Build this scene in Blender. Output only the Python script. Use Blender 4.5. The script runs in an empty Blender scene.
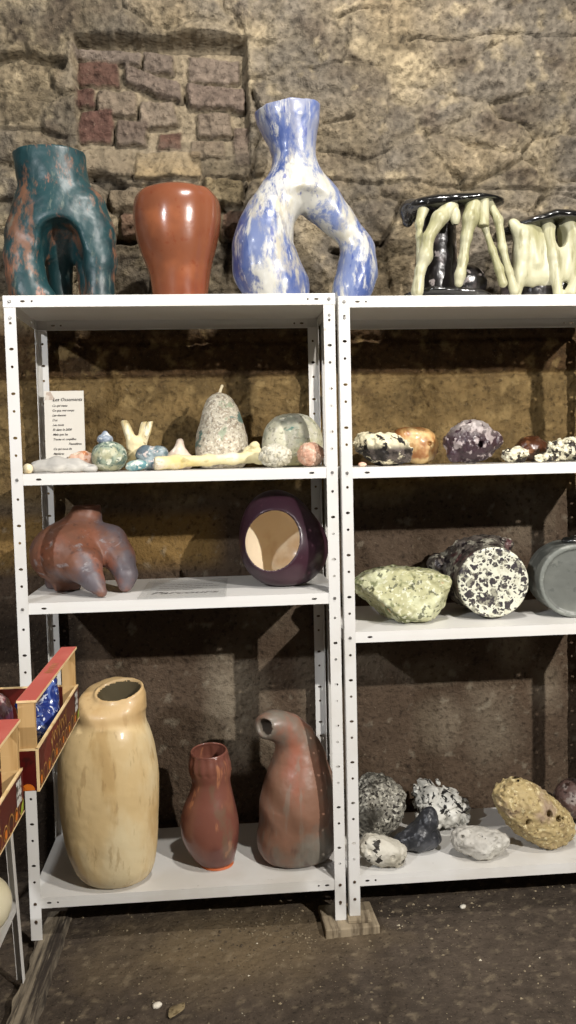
import bpy, math, random
import numpy as np
from mathutils import Vector, Matrix, Euler
random.seed(7)
SC = bpy.context.scene
COL = SC.collection
PI = math.pi

# ------------------------------------------------------------------ noise
def _h(ix, iy, iz, seed):
    n = (ix * 374761393 + iy * 668265263 + iz * 2147483647 + seed * 1274126177) & 0xFFFFFFFF
    n = ((n ^ (n >> 13)) * 1274126177) & 0xFFFFFFFF
    n = ((n ^ (n >> 15)) * 2246822519) & 0xFFFFFFFF
    return n ^ (n >> 16)
def vnoise(P, seed=0):
    """gradient noise, P (N,3) -> about -1..1"""
    Pi = np.floor(P).astype(np.int64); f = P - Pi
    u = f * f * f * (f * (f * 6 - 15) + 10)
    out = 0
    for dx in (0, 1):
        wx = u[:, 0] if dx else 1 - u[:, 0]
        for dy in (0, 1):
            wy = u[:, 1] if dy else 1 - u[:, 1]
            for dz in (0, 1):
                wz = u[:, 2] if dz else 1 - u[:, 2]
                h = _h(Pi[:, 0] + dx, Pi[:, 1] + dy, Pi[:, 2] + dz, seed)
                gx = (h & 1023) / 511.5 - 1; gy = ((h >> 10) & 1023) / 511.5 - 1; gz = ((h >> 20) & 1023) / 511.5 - 1
                out = out + wx * wy * wz * (gx * (f[:, 0] - dx) + gy * (f[:, 1] - dy) + gz * (f[:, 2] - dz))
    return out * 1.3
def fbm(P, seed=0, oct=4, gain=.5, lac=2.03, ridge=False):
    a = 1.; s = 0; t = 0
    for i in range(oct):
        v = vnoise(P, seed + i * 17)
        if ridge: v = 1 - 2 * np.abs(v)
        s = s + a * v; t += a
        P = P * lac + 5.3; a *= gain
    return s / t
def worley(P, seed=0):
    Pi = np.floor(P).astype(np.int64)
    F1 = np.full(len(P), 9.); F2 = np.full(len(P), 9.); ID = np.zeros(len(P), np.int64)
    for dx in (-1, 0, 1):
        for dy in (-1, 0, 1):
            for dz in (-1, 0, 1):
                C = Pi + np.array([dx, dy, dz])
                h = _h(C[:, 0], C[:, 1], C[:, 2], seed)
                J = np.stack([(h & 1023) / 1023., ((h >> 10) & 1023) / 1023., ((h >> 20) & 1023) / 1023.], 1)
                d = np.sqrt(((C + J - P) ** 2).sum(1))
                m = d < F1
                F2 = np.where(m, F1, np.minimum(F2, d)); ID = np.where(m, h, ID); F1 = np.where(m, d, F1)
    return F1, F2, ID

# ------------------------------------------------------------------ signed distance shapes (numpy)
def smin(a, b, k):
    if k <= 0: return np.minimum(a, b)
    h = np.clip(.5 + .5 * (b - a) / k, 0, 1)
    return b * (1 - h) + a * h - k * h * (1 - h)
def smax(a, b, k): return -smin(-a, -b, k)
def cap(P, a, b, ra, rb, sy=1.):
    a = np.array(a, float); b = np.array(b, float)
    Q = P - a; ab = b - a; L = ab @ ab
    t = np.clip((Q @ ab) / L, 0, 1); D = Q - t[:, None] * ab
    if sy != 1.: D = D * np.array([1, 1 / sy, 1])
    return np.sqrt((D ** 2).sum(1)) - (ra + (rb - ra) * t)
def chain(P, pts, k=.01, sy=1.):
    d = None
    for p, q in zip(pts[:-1], pts[1:]):
        e = cap(P, p[:3], q[:3], p[3], q[3], sy)
        d = e if d is None else smin(d, e, k)
    return d
def ell(P, c, r, rot=None, pw=2.):
    Q = P - np.array(c, float)
    if rot is not None: Q = Q @ np.array(Euler([math.radians(v) for v in rot]).to_matrix())
    r = np.array(r, float)
    q = (np.abs(Q / r) ** pw).sum(1) ** (1 / pw)
    return (q - 1) * r.min()
def plane(P, c, n):
    n = np.array(n, float); n /= np.linalg.norm(n)
    return (P - np.array(c, float)) @ n
def catmull(v, m):
    v = np.array(v, float); n = len(v)
    V = np.vstack([2 * v[0] - v[1], v, 2 * v[-1] - v[-2]])
    t = np.linspace(0, n - 1 - 1e-9, m); i = t.astype(int); f = (t - i)[:, None]
    a, b, c, d = V[i], V[i + 1], V[i + 2], V[i + 3]
    return .5 * (2 * b + (c - a) * f + (2 * a - 5 * b + 4 * c - d) * f * f + (3 * b - a - 3 * c + d) * f ** 3)

def snet(F, lo, h):
    S = F < 0
    c = [S[i:S.shape[0] - 1 + i, j:S.shape[1] - 1 + j, k:S.shape[2] - 1 + k] for i in (0, 1) for j in (0, 1) for k in (0, 1)]
    n = sum(x.astype(np.int8) for x in c)
    act = (n > 0) & (n < 8)
    idx = np.argwhere(act); N = len(idx)
    vid = -np.ones(act.shape, np.int64); vid[tuple(idx.T)] = np.arange(N)
    pos = np.zeros((N, 3)); cnt = np.zeros(N)
    cor = [(i, j, k) for i in (0, 1) for j in (0, 1) for k in (0, 1)]
    for a in cor:
        for ax in range(3):
            if a[ax]: continue
            b = list(a); b[ax] = 1
            fa = F[tuple((idx + np.array(a)).T)]; fb = F[tuple((idx + np.array(b)).T)]
            m = (fa < 0) != (fb < 0)
            t = fa[m] / (fa[m] - fb[m])
            p = np.tile(np.array(a, float), (m.sum(), 1)); p[:, ax] = t
            pos[m] += p; cnt[m] += 1
    V = (idx + pos / cnt[:, None]) * h + lo
    Q = []
    for ax in range(3):
        o = [1, 1, 1]; sl = [slice(1, -1)] * 3; sl[ax] = slice(0, -1)
        A = S[tuple(sl)]; sl2 = list(sl); sl2[ax] = slice(1, None); B = S[tuple(sl2)]
        I = np.argwhere(A != B); I = I + np.array([0 if d == ax else 1 for d in range(3)])
        if not len(I): continue
        u, w = (ax + 1) % 3, (ax + 2) % 3
        du = np.zeros(3, int); du[u] = 1; dw = np.zeros(3, int); dw[w] = 1
        q = np.stack([vid[tuple((I - du - dw).T)], vid[tuple((I - dw).T)], vid[tuple(I.T)], vid[tuple((I - du).T)]], 1)
        flip = ~S[tuple(I.T)]
        q[flip] = q[flip][:, ::-1]
        Q.append(q)
    Q = np.vstack(Q); Q = Q[(Q >= 0).all(1)]
    return V, Q
def sdfmesh(f, lo, hi, h, disp=None, band=.02):
    lo = np.array(lo, float); hi = np.array(hi, float)
    n = np.ceil((hi - lo) / h).astype(int) + 1
    G = np.stack(np.meshgrid(*[np.arange(k) * h for k in n], indexing='ij'), -1).reshape(-1, 3) + lo
    F = f(G)
    if disp is not None:
        m = np.abs(F) < band
        F[m] = F[m] + disp(G[m])
    return snet(F.reshape(n), lo, h)

# ------------------------------------------------------------------ mesh / object helpers
def tag(o, label=None, cat=None, group=None, kind=None):
    if label: o['label'] = label
    if cat: o['category'] = cat
    if group: o['group'] = group
    if kind: o['kind'] = kind
    return o
def mkmesh(name, V, Fs, mats=(), smooth=True, mi=None):
    me = bpy.data.meshes.new(name)
    V = np.asarray(V, np.float32)
    if isinstance(Fs, np.ndarray):
        k = Fs.shape[1]
        me.vertices.add(len(V)); me.vertices.foreach_set('co', V.ravel())
        me.loops.add(Fs.size); me.loops.foreach_set('vertex_index', Fs.astype(np.int32).ravel())
        me.polygons.add(len(Fs)); me.polygons.foreach_set('loop_start', np.arange(0, Fs.size, k, dtype=np.int32))
        me.update(calc_edges=True); me.validate()
    else:
        me.from_pydata([tuple(map(float, v)) for v in V], [], [tuple(int(i) for i in f) for f in Fs])
    for m in mats: me.materials.append(m)
    me.polygons.foreach_set('use_smooth', [bool(smooth)] * len(me.polygons))
    if mi is not None: me.polygons.foreach_set('material_index', np.asarray(mi, np.int32))
    me.update()
    return me
def link(name, me, parent=None, loc=(0, 0, 0), rot=(0, 0, 0)):
    o = bpy.data.objects.new(name, me); COL.objects.link(o)
    o.location = loc; o.rotation_euler = rot
    if parent: o.parent = parent
    return o
def empty(name, loc, label, cat, group=None, rot=(0, 0, 0)):
    o = bpy.data.objects.new(name, None); COL.objects.link(o)
    o.location = loc; o.rotation_euler = rot; o.empty_display_size = .05
    return tag(o, label, cat, group)
class MB:
    def __init__(s): s.v = []; s.f = []
    def box(s, x0, y0, z0, x1, y1, z1, M=None):
        b = len(s.v)
        for x in (x0, x1):
            for y in (y0, y1):
                for z in (z0, z1):
                    p = Vector((x, y, z)); s.v.append(M @ p if M else p)
        for q in ((0, 1, 3, 2), (4, 6, 7, 5), (0, 4, 5, 1), (2, 3, 7, 6), (0, 2, 6, 4), (1, 5, 7, 3)):
            s.f.append([b + i for i in q])
        return s
    def cyl(s, c, axis, r, l, n=12, r2=None):
        b = len(s.v); a = Vector(axis).normalized(); u = a.orthogonal().normalized(); w = a.cross(u); c = Vector(c)
        r2 = r if r2 is None else r2
        for i in range(n):
            t = 2 * PI * i / n; d = u * math.cos(t) + w * math.sin(t)
            s.v.append(c + d * r); s.v.append(c + a * l + d * r2)
        for i in range(n):
            j = (i + 1) % n; s.f.append([b + 2 * i, b + 2 * j, b + 2 * j + 1, b + 2 * i + 1])
        s.f.append([b + 2 * i for i in range(n)][::-1]); s.f.append([b + 2 * i + 1 for i in range(n)])
        return s
    def plate(s, O, U, W, w, h, holes):
        """flat sheet w x h from O along unit U,W, with octagonal/oblong holes [(u,v,ru,rv)] each in its own row"""
        O = Vector(O); U = Vector(U); W = Vector(W)
        P = lambda u, v: O + U * u + W * v
        rows = sorted(holes, key=lambda q: q[1]); v = 0
        def quad(a, b, c, d):
            k = len(s.v); s.v += [a, b, c, d]; s.f.append([k, k + 1, k + 2, k + 3])
        i = 0
        while i < len(rows):
            grp = [rows[i]]; j = i + 1
            while j < len(rows) and abs(rows[j][1] - rows[i][1]) < 1e-6: grp.append(rows[j]); j += 1
            i = j
            m = max(g[3] for g in grp) * 1.5; c = grp[0][1]
            quad(P(0, v), P(w, v), P(w, c - m), P(0, c - m))
            u0 = 0
            for (u, _, ru, rv) in sorted(grp):
                a, b = u - ru * 1.4, u + ru * 1.4
                quad(P(u0, c - m), P(a, c - m), P(a, c + m), P(u0, c + m))
                k = len(s.v); s.v += [P(a, c - m), P(b, c - m), P(b, c + m), P(a, c + m)]
                for q in range(8):
                    t = 2 * PI * (q + .5) / 8
                    s.v.append(P(u + ru * 1.04 * math.cos(t), c + rv * 1.04 * math.sin(t)))
                # octagon points: q=0,1 right-top ; 2,3 top-left ...
                hq = [k + 4 + q for q in range(8)]
                s.f += [[k, k + 1, hq[6], hq[5]], [k + 1, k + 2, hq[0], hq[7]], [k + 2, k + 3, hq[2], hq[1]], [k + 3, k, hq[4], hq[3]],
                        [k + 1, hq[7], hq[6]], [k + 2, hq[1], hq[0]], [k + 3, hq[3], hq[2]], [k, hq[5], hq[4]]]
                u0 = b
            quad(P(u0, c - m), P(w, c - m), P(w, c + m), P(u0, c + m))
            v = c + m
        quad(P(0, v), P(w, v), P(w, h), P(0, h))
        return s
    def obj(s, name, m, parent=None, loc=(0, 0, 0), rot=(0, 0, 0), smooth=False, bevel=0, solid=0, off=-1):
        me = mkmesh(name, [tuple(v) for v in s.v], s.f, [m], smooth)
        o = link(name, me, parent, loc, rot)
        if solid:
            d = o.modifiers.new('weld', 'WELD'); d.merge_threshold = 1e-5
            d = o.modifiers.new('solid', 'SOLIDIFY'); d.thickness = solid; d.offset = off
        if bevel:
            d = o.modifiers.new('bev', 'BEVEL'); d.width = bevel; d.segments = 2; d.limit_method = 'ANGLE'
        return o
def ribbon(polys, w, lift=0):
    """flat strokes in the local XY plane -> verts, faces"""
    V = []; F = []
    for pl in polys:
        pl = [Vector((p[0], p[1], 0)) for p in pl]
        b = len(V)
        for i, p in enumerate(pl):
            d = (pl[min(i + 1, len(pl) - 1)] - pl[max(i - 1, 0)]).normalized(); n = Vector((-d.y, d.x, 0)) * w / 2
            V += [p + n, p - n]
        for i in range(len(pl) - 1): F.append([b + 2 * i, b + 2 * i + 1, b + 2 * i + 3, b + 2 * i + 2])
    return V, F

# ------------------------------------------------------------------ materials
def mat(name, base, rough=.6, layers=(), bump=None, spec=.4, coat=0, metal=0, vcol=False):
    m = bpy.data.materials.new(name); m.use_nodes = True
    nt = m.node_tree; N = nt.nodes; L = nt.links
    bs = N['Principled BSDF']
    bs.inputs['Roughness'].default_value = rough; bs.inputs['Specular IOR Level'].default_value = spec
    bs.inputs['Metallic'].default_value = metal
    if coat: bs.inputs['Coat Weight'].default_value = coat; bs.inputs['Coat Roughness'].default_value = .15
    tc = N.new('ShaderNodeTexCoord')
    def coord(st, sd):
        mp = N.new('ShaderNodeMapping'); mp.inputs['Scale'].default_value = st; mp.inputs['Location'].default_value = (sd * 1.37, sd * .71, sd * 2.13)
        L.new(tc.outputs['Object'], mp.inputs[0]); return mp.outputs[0]
    if vcol:
        a = N.new('ShaderNodeAttribute'); a.attribute_name = 'tint'; cur = a.outputs['Color']
    else:
        r = N.new('ShaderNodeRGB'); r.outputs[0].default_value = (*base, 1); cur = r.outputs[0]
    for l in layers:
        t = l.get('t', 'noise'); st = l.get('st', (1, 1, 1)); sd = l.get('seed', 0)
        co = coord(st, sd)
        wp = l.get('warp', 0)
        if wp:
            wn = N.new('ShaderNodeTexNoise'); wn.inputs['Scale'].default_value = l.get('wscale', l['s'] * .7); wn.inputs['Detail'].default_value = 3; L.new(co, wn.inputs['Vector'])
            va = N.new('ShaderNodeVectorMath'); va.operation = 'MULTIPLY_ADD'; va.inputs[1].default_value = (wp, wp, wp); L.new(wn.outputs['Color'], va.inputs[0]); L.new(co, va.inputs[2]); co = va.outputs[0]
        mr = N.new('ShaderNodeMapRange'); mr.interpolation_type = 'SMOOTHSTEP'
        mr.inputs[1].default_value = l['lo']; mr.inputs[2].default_value = l['hi']; mr.inputs[4].default_value = l.get('a', 1)
        if t == 'noise':
            n = N.new('ShaderNodeTexNoise'); n.inputs['Scale'].default_value = l['s']; n.inputs['Detail'].default_value = l.get('d', 4)
            n.inputs['Roughness'].default_value = l.get('r', .55); n.inputs['Distortion'].default_value = l.get('dist', 0)
            L.new(co, n.inputs['Vector']); L.new(n.outputs['Fac'], mr.inputs[0])
        elif t in ('edge', 'f1'):
            n = N.new('ShaderNodeTexVoronoi'); n.inputs['Scale'].default_value = l['s']; n.feature = 'DISTANCE_TO_EDGE' if t == 'edge' else 'F1'
            L.new(co, n.inputs['Vector']); L.new(n.outputs['Distance'], mr.inputs[0])
        elif t == 'cell':   # random cells, away from their edges
            n = N.new('ShaderNodeTexVoronoi'); n.inputs['Scale'].default_value = l['s']; n.feature = 'DISTANCE_TO_EDGE'
            n2 = N.new('ShaderNodeTexVoronoi'); n2.inputs['Scale'].default_value = l['s']
            L.new(co, n.inputs['Vector']); L.new(co, n2.inputs['Vector'])
            sx = N.new('ShaderNodeSeparateColor'); L.new(n2.outputs['Color'], sx.inputs[0])
            g = N.new('ShaderNodeMath'); g.operation = 'LESS_THAN'; g.inputs[1].default_value = l.get('p', .5); L.new(sx.outputs[0], g.inputs[0])
            mu = N.new('ShaderNodeMath'); mu.operation = 'MULTIPLY'; L.new(g.outputs[0], mu.inputs[0]); L.new(n.outputs['Distance'], mu.inputs[1])
            L.new(mu.outputs[0], mr.inputs[0])
        elif t == 'axis':   # position along a local axis
            sx = N.new('ShaderNodeSeparateXYZ'); L.new(co, sx.inputs[0]); L.new(sx.outputs[l.get('ax', 2)], mr.inputs[0])
        mx = N.new('ShaderNodeMix'); mx.data_type = 'RGBA'; mx.blend_type = l.get('blend', 'MIX')
        L.new(mr.outputs[0], mx.inputs[0]); L.new(cur, mx.inputs[6]); mx.inputs[7].default_value = (*l['c'], 1)
        cur = mx.outputs[2]
    L.new(cur, bs.inputs['Base Color'])
    if bump:
        prev = None
        for (s, st, d) in bump:
            n = N.new('ShaderNodeTexNoise'); n.inputs['Scale'].default_value = s; n.inputs['Detail'].default_value = 5; L.new(tc.outputs['Object'], n.inputs['Vector'])
            b = N.new('ShaderNodeBump'); b.inputs['Strength'].default_value = st; b.inputs['Distance'].default_value = d
            L.new(n.outputs['Fac'], b.inputs['Height'])
            if prev: L.new(prev, b.inputs['Normal'])
            prev = b.outputs[0]
        L.new(prev, bs.inputs['Normal'])
    return m
def hx(s):
    s = s.lstrip('#'); return tuple((int(s[i:i + 2], 16) / 255) ** 2.2 for i in (0, 2, 4))

M = {}
M['white'] = mat('white_paint', hx('d9d7d2'), .42, [dict(s=3, lo=.45, hi=.75, c=hx('d2cec4'), a=.5)], spec=.4)
M['white_worn'] = mat('white_paint_scuffed', hx('d2d0cb'), .5, [dict(s=4, lo=.45, hi=.7, c=hx('c2bdb3'), a=.6), dict(s=30, lo=.70, hi=.73, c=hx('8a7f70'), a=.4, seed=3)], spec=.35)
M['steel'] = mat('bolt_steel', hx('8c8a86'), .35, metal=.8)
M['rust'] = mat('bolt_rusty', hx('4a3a2c'), .6, metal=.3)

# ------------------------------------------------------------------ camera (solved from the shelving's right angles)
F_PX = 847.24
cam = bpy.data.cameras.new('camera'); camo = bpy.data.objects.new('camera', cam); COL.objects.link(camo)
cy, cp, cr = .0796, .0640, -.0228
fw = Vector((math.sin(cy), math.cos(cy), 0)); rt = Vector((math.cos(cy), -math.sin(cy), 0)); up = Vector((0, 0, 1))
f2 = fw * math.cos(cp) - up * math.sin(cp); u2 = rt.cross(f2)
r3 = rt * math.cos(cr) + u2 * math.sin(cr); u3 = r3.cross(f2)
camo.matrix_world = Matrix(((r3.x, u3.x, -f2.x, .6309), (r3.y, u3.y, -f2.y, -2.6343), (r3.z, u3.z, -f2.z, 1.4981), (0, 0, 0, 1)))
cam.sensor_fit = 'VERTICAL'; cam.sensor_height = 36; cam.lens = 36 * F_PX / 1024; cam.clip_start = .05
SC.camera = camo


# ------------------------------------------------------------------ stone wall
def build_wall():
    X = np.concatenate([np.linspace(-1.6, -.32, 60, endpoint=False), np.arange(-.32, 2.25, .006), np.linspace(2.25, 3.6, 60)])
    Z = np.concatenate([np.arange(-.08, 1.42, .009), np.arange(1.42, 3.22, .0055), np.linspace(3.225, 3.7, 20)])
    nx, nz = len(X), len(Z)
    GX, GZ = np.meshgrid(X, Z, indexing='ij'); x = GX.ravel(); z = GZ.ravel()
    P = np.stack([x, np.zeros_like(x), z], 1)
    W = np.stack([fbm(P * 3, 5, 3), 0 * x, fbm(P * 3, 9, 3)], 1)
    xw = x + W[:, 0] * .05; zw = z + W[:, 2] * .05
    def n(s, seed, o=4, **k): return fbm(P * s + 3.1, seed, o, **k)
    hf = n(45, 3, 3); md = n(13, 2, 4)                                                # towards the room = positive
    h = .016 * n(2.2, 1, 3) + .024 * md + .011 * hf - .010 * np.clip(n(7, 6, 4, ridge=True) - .35, 0, 1) * 2
    col = np.zeros((len(x), 3))
    grey = np.array(hx('6f675b')); och = np.array(hx('7c6f59')); sand = np.array(hx('a6977a')); brn = np.array(hx('4b4036'))
    a = np.clip((n(2.6, 21, 4) + .12) * 2.6, 0, 1)[:, None]; b = np.clip((n(6, 22, 5) - .02) * 4, 0, 1)[:, None]; c = np.clip((n(12, 23, 5) - .14) * 6, 0, 1)[:, None]
    col[:] = grey * (1 - a) + och * a
    col = col * (1 - .6 * b) + brn * .6 * b
    col = col * (1 - .55 * c) + sand * .55 * c
    # large rubble blocks
    xj = x + W[:, 0] * .10 + md * .03; zj = z + W[:, 2] * .08 + md * .025
    F1, F2, ID = worley(np.stack([xj * 3.4 + 3, 0 * x + .5, zj * 5.6 + 1], 1), 31)
    e = np.clip((F2 - F1) / .16, 0, 1); blk = ((ID >> 7) & 255) / 255.
    up_ = np.clip((z - 2.02) / .06, 0, 1)
    rough = np.clip(n(1.3, 41, 2) * 2.0 + .50 - .55 * np.clip((x - .85) * 2, 0, 1) * np.clip((z - 2.45) * 4, 0, 1) + .3 * (x < .2), 0.05, 1) * up_
    h += rough * ((blk - .5) * .04 + .032 * (np.sqrt(e) - 1))
    t = (.72 + .5 * blk)[:, None]; col *= 1 - up_[:, None] * (1 - t) * .8
    mort = (1 - e) * rough
    col = col * (1 - .35 * mort[:, None]) + sand * .9 * .35 * mort[:, None]
    col *= .82 * (1 + 1.2 * hf + .45 * md)[:, None]
    pt = np.clip((n(3.2, 24, 5) - .10) * 5, 0, 1)[:, None] * .75; col = col * (1 - pt) + sand * (1 + .8 * hf)[:, None] * pt
    # cracks and ledges
    def pl(pts, w, d, dark=.5):
        nonlocal h, col
        dm = np.full(len(x), 9.)
        for (ax, az), (bx, bz) in zip(pts[:-1], pts[1:]):
            ux, uz = bx - ax, bz - az; t = np.clip(((xw - ax) * ux + (zw - az) * uz) / (ux * ux + uz * uz), 0, 1)
            dm = np.minimum(dm, np.hypot(xw - ax - t * ux, zw - az - t * uz))
        wv = w * (1 + .9 * n(14, 51, 3))
        k = np.clip(1.35 - dm / np.maximum(wv, .002), 0, 1); k = k * k * (3 - 2 * k)
        h -= d * k
        col *= (1 - dark * k * .5)[:, None]
    for pts, w, d in [
        ([[-.16, 2.93], [-.03, 2.95], [.05, 2.935], [.115, 2.918]], .016, .06), ([[-.3, 2.95], [-.16, 2.93]], .008, .03),
        ([[1.365, 3.017], [1.41, 3.043], [1.522, 3.038], [1.597, 3.032], [1.824, 3.035], [1.977, 3.034], [2.17, 3.03]], .005, .02),
        ([[1.114, 3.084], [1.188, 3.113], [1.281, 3.129]], .006, .02), ([[1.13, 2.925], [1.15, 3.014], [1.158, 3.067]], .005, .016),
        ([[.96, 2.93], [1.06, 2.925], [1.15, 2.93], [1.26, 2.90]], .006, .014), ([[1.052, 2.729], [1.126, 2.737], [1.171, 2.744]], .006, .022),
        ([[1.022, 2.514], [1.376, 2.522], [1.699, 2.472], [2.25, 2.481]], .007, .018), ([[-.112, 2.691], [.027, 2.685], [.124, 2.668]], .008, .022),
        ([[.799, 2.85], [.821, 2.727], [.796, 2.584], [.733, 2.441]], .008, .03), ([[-.2, 2.458], [-.081, 2.454], [.0, 2.46]], .007, .02),
        ([[1.061, 2.261], [1.173, 2.242], [1.268, 2.297], [1.326, 2.442]], .01, .03), ([[1.268, 2.297], [1.291, 2.113]], .009, .03),
        ([[1.86, 2.443], [1.918, 2.462], [2.054, 2.443]], .006, .02), ([[1.86, 2.443], [1.845, 2.388], [1.937, 2.351], [2.093, 2.339]], .006, .02),
        ([[.37, 2.30], [.40, 2.20], [.37, 2.05]], .01, .03), ([[.66, 2.42], [.70, 2.30], [.68, 2.15]], .01, .03),
        ([[1.30, 2.80], [1.26, 2.66], [1.30, 2.56]], .004, .012), ([[1.0, 2.62], [1.2, 2.60], [1.3, 2.63]], .005, .014), ([[-.12, 2.80], [.1, 2.79]], .004, .01)]:
        pl(pts, w, d)
    pl([[.205, 2.523], [.26, 2.512], [.315, 2.50]], .026, .07, .9)
    pl([[.252, 2.299], [.349, 2.288]], .014, .05, .8)
    # bricked-up niche
    nz_ = n(11, 60, 3) * .012
    L_, R_, T_, B_ = .150, .777, 3.028, 2.60
    inx = np.clip((x - L_ + nz_) / .008, 0, 1) * np.clip((R_ - x + nz_) / .008, 0, 1)
    inn = inx * np.clip((T_ - z + nz_) / .008, 0, 1) * np.clip((z - B_ + .08) / .16, 0, 1)
    hb = -.078 + .014 * md + .009 * hf
    mc = np.array(hx('7f735f')); cb = mc * (1 + .9 * hf + .3 * md)[:, None]
    extra = [[.172, 2.534, .356, 2.635], [.359, 2.521, .592, 2.629]]
    wa = n(16, 171, 3); wb = n(16, 172, 3); fb = n(30, 64, 3); fc = n(34, 65, 4)
    bricks = [[.151, 2.934, .39, 2.992], [.395, 2.906, .513, 2.985], [.158, 2.853, .305, 2.938], [.325, 2.822, .536, 2.915], [.563, 2.884, .749, 2.97], [.553, 2.782, .77, 2.876],
        [.148, 2.783, .212, 2.848], [.217, 2.75, .363, 2.842], [.371, 2.718, .505, 2.808], [.158, 2.657, .275, 2.775], [.286, 2.645, .40, 2.74], [.435, 2.632, .522, 2.702],
        [.583, 2.684, .714, 2.77], [.72, 2.575, .782, 2.728], [.555, 2.602, .689, 2.673]] + extra + [[.27, 2.40, .44, 2.49], [.66, 2.30, .76, 2.40], [.60, 2.42, .74, 2.52], [.30, 2.305, .37, 2.40]]
    rc = ['6a5f55', '655a50', '543f36', '685c52', '6c6055', '685b51', '513c34', '6f6355', '74685a', '543e36', '60544a', '564137', '6d6154', '66594e', '6e6152', '6f6352', '8c7a5c', '6f6352', '624a3e', '75684f', '664d40']
    slope = {3: -.32, 1: -.1, 0: -.05, 5: -.06}
    for i, (x0, z0, x1, z1) in enumerate(bricks):
        cx, cz, hw, hh = (x0 + x1) / 2, (z0 + z1) / 2, (x1 - x0) / 2 - .004, (z1 - z0) / 2 - .004
        hh += .006; hw += .006; hh -= abs(slope.get(i, 0)) * hw * .3
        zz = z - cz - slope.get(i, 0) * (x - cx) + W[:, 2] * .03 + wb * .012; xx = x - cx + W[:, 0] * .03 + wa * .012
        r = .012
        d = np.hypot(np.maximum(np.abs(xx) - hw + r, 0), np.maximum(np.abs(zz) - hh + r, 0)) - r
        k = np.clip(-(d + .007 * fb) / .008, 0, 1)
        ht = .016 + .008 * math.sin(i * 2.7) + .016 * fb + .010 * fc + .010 * hf
        if i < 15:
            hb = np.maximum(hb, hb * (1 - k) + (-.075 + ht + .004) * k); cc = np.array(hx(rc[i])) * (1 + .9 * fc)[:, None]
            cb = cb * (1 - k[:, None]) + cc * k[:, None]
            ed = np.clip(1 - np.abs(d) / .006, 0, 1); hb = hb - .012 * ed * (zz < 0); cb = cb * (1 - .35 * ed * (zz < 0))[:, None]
        else:
            h += k * .018; cc = np.array(hx(rc[i])) * (1 + .9 * fc)[:, None]
            col = col * (1 - .8 * k[:, None]) + cc * .8 * k[:, None]
            ed = np.clip(1 - np.abs(d - .004) / .009, 0, 1); h -= .02 * ed
    top = np.clip((z - 2.985) / .02, 0, 1); hb = hb - .05 * top
    h = h * (1 - inn) + hb * inn
    col = col * (1 - inn[:, None]) + cb * inn[:, None]
    # lower wall: courses behind the shelves, then brown render with pale blotches
    low = np.clip((1.40 - z + .05 * n(4, 101, 3)) / .10, 0, 1)[:, None]
    mid = np.clip((2.05 - z) / .1, 0, 1)[:, None] * (1 - low)
    lay = z + .012 * n(3, 102, 3)
    m1 = np.clip((lay - 1.80) / .015, 0, 1)[:, None]
    cm = (np.array(hx('4e3c28')) * m1 + np.array(hx('74603f')) * (1 - m1)) * (1 + .9 * n(9, 103, 5) + .5 * hf)[:, None]
    wsp = np.clip((n(16, 104, 5) - .12) * 6, 0, 1)[:, None]; cm = cm * (1 - .5 * wsp) + np.array(hx('a0885c')) * .5 * wsp
    dsp = np.clip((n(5, 105, 4) - .05) * 4, 0, 1)[:, None]; cm = cm * (1 - .45 * dsp) + np.array(hx('4a3826')) * .45 * dsp
    col = col * (1 - mid) + cm * mid
    h -= mid[:, 0] * .022 * np.exp(-((lay - 1.80) / .012) ** 2) + mid[:, 0] * .014 * np.exp(-((lay - 1.93) / .01) ** 2)
    cl = np.array(hx('55473a')) * (1 + .45 * n(4, 106, 4))[:, None]
    leftband = (np.clip((.66 - x) / .08, 0, 1) * np.clip((1.33 - z) / .05, 0, 1) * np.clip((z - 1.08) / .06, 0, 1))[:, None]
    cl = cl * (1 - .75 * leftband) + np.array(hx('8a6d3e')) * .75 * leftband
    bl = np.zeros(len(x))
    for (bx, bz, rx, rz, am) in [(.66, .62, .10, .17, 1.), (.70, .45, .13, .1, .6), (1.75, .78, .08, .12, .9), (1.42, .66, .12, .05, .6), (1.45, .45, .08, .09, .6), (1.65, .45, .1, .16, .45), (1.2, .72, .08, .08, .4), (1.88, .6, .05, .1, .6), (.93, .7, .04, .2, .35), (.5, 1.0, .1, .05, .2), (1.80, 1.28, .1, .12, .5), (.78, .92, .1, .06, .3), (.9, 1.24, .12, .1, .3), (1.1, .85, .1, .05, .4)]:
        bl = np.maximum(bl, am * np.clip(1.5 - np.hypot((xw - bx) / rx, (zw - bz) / rz) + .5 * n(12, 107, 4), 0, 1))
    bl = np.clip(bl * (.75 + .5 * n(30, 108, 4)), 0, 1)[:, None]
    cl = cl * (1 - .7 * bl) + np.array(hx('a0947f')) * .7 * bl
    st = np.clip((n(22, 109, 5) - .22) * 8, 0, 1)[:, None]; cl = cl * (1 - .3 * st) + np.array(hx('a59c88')) * .3 * st
    col = col * (1 - low) + cl * low
    dk = (np.clip((.13 - x) / .05, 0, 1) * np.clip((1.0 - z) / .1, 0, 1))[:, None]; col = col * (1 - .6 * dk)  # shade painted into the tint low on the left, behind the crates
    h = h * (1 - .62 * low[:, 0])
    y = .52 - h
    V = np.stack([x, np.minimum(y, .67), z], 1)
    V[:, 1] = np.maximum(V[:, 1], .47)
    I = np.arange(nx * nz).reshape(nx, nz)
    Q = np.stack([I[:-1, :-1], I[1:, :-1], I[1:, 1:], I[:-1, 1:]], -1).reshape(-1, 4)
    wm = mat('old_masonry', (1, 1, 1), .88, [dict(s=55, lo=.52, hi=.75, c=(.35, .33, .31), blend='MULTIPLY', a=.85), dict(s=120, lo=.62, hi=.7, c=hx('b5a88c'), a=.15, seed=4),
             dict(s=28, lo=.60, hi=.74, c=(.3, .28, .26), blend='MULTIPLY', a=.6, seed=9)], [(55, 1., .012), (200, .8, .005)], spec=.25, vcol=True)
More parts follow.
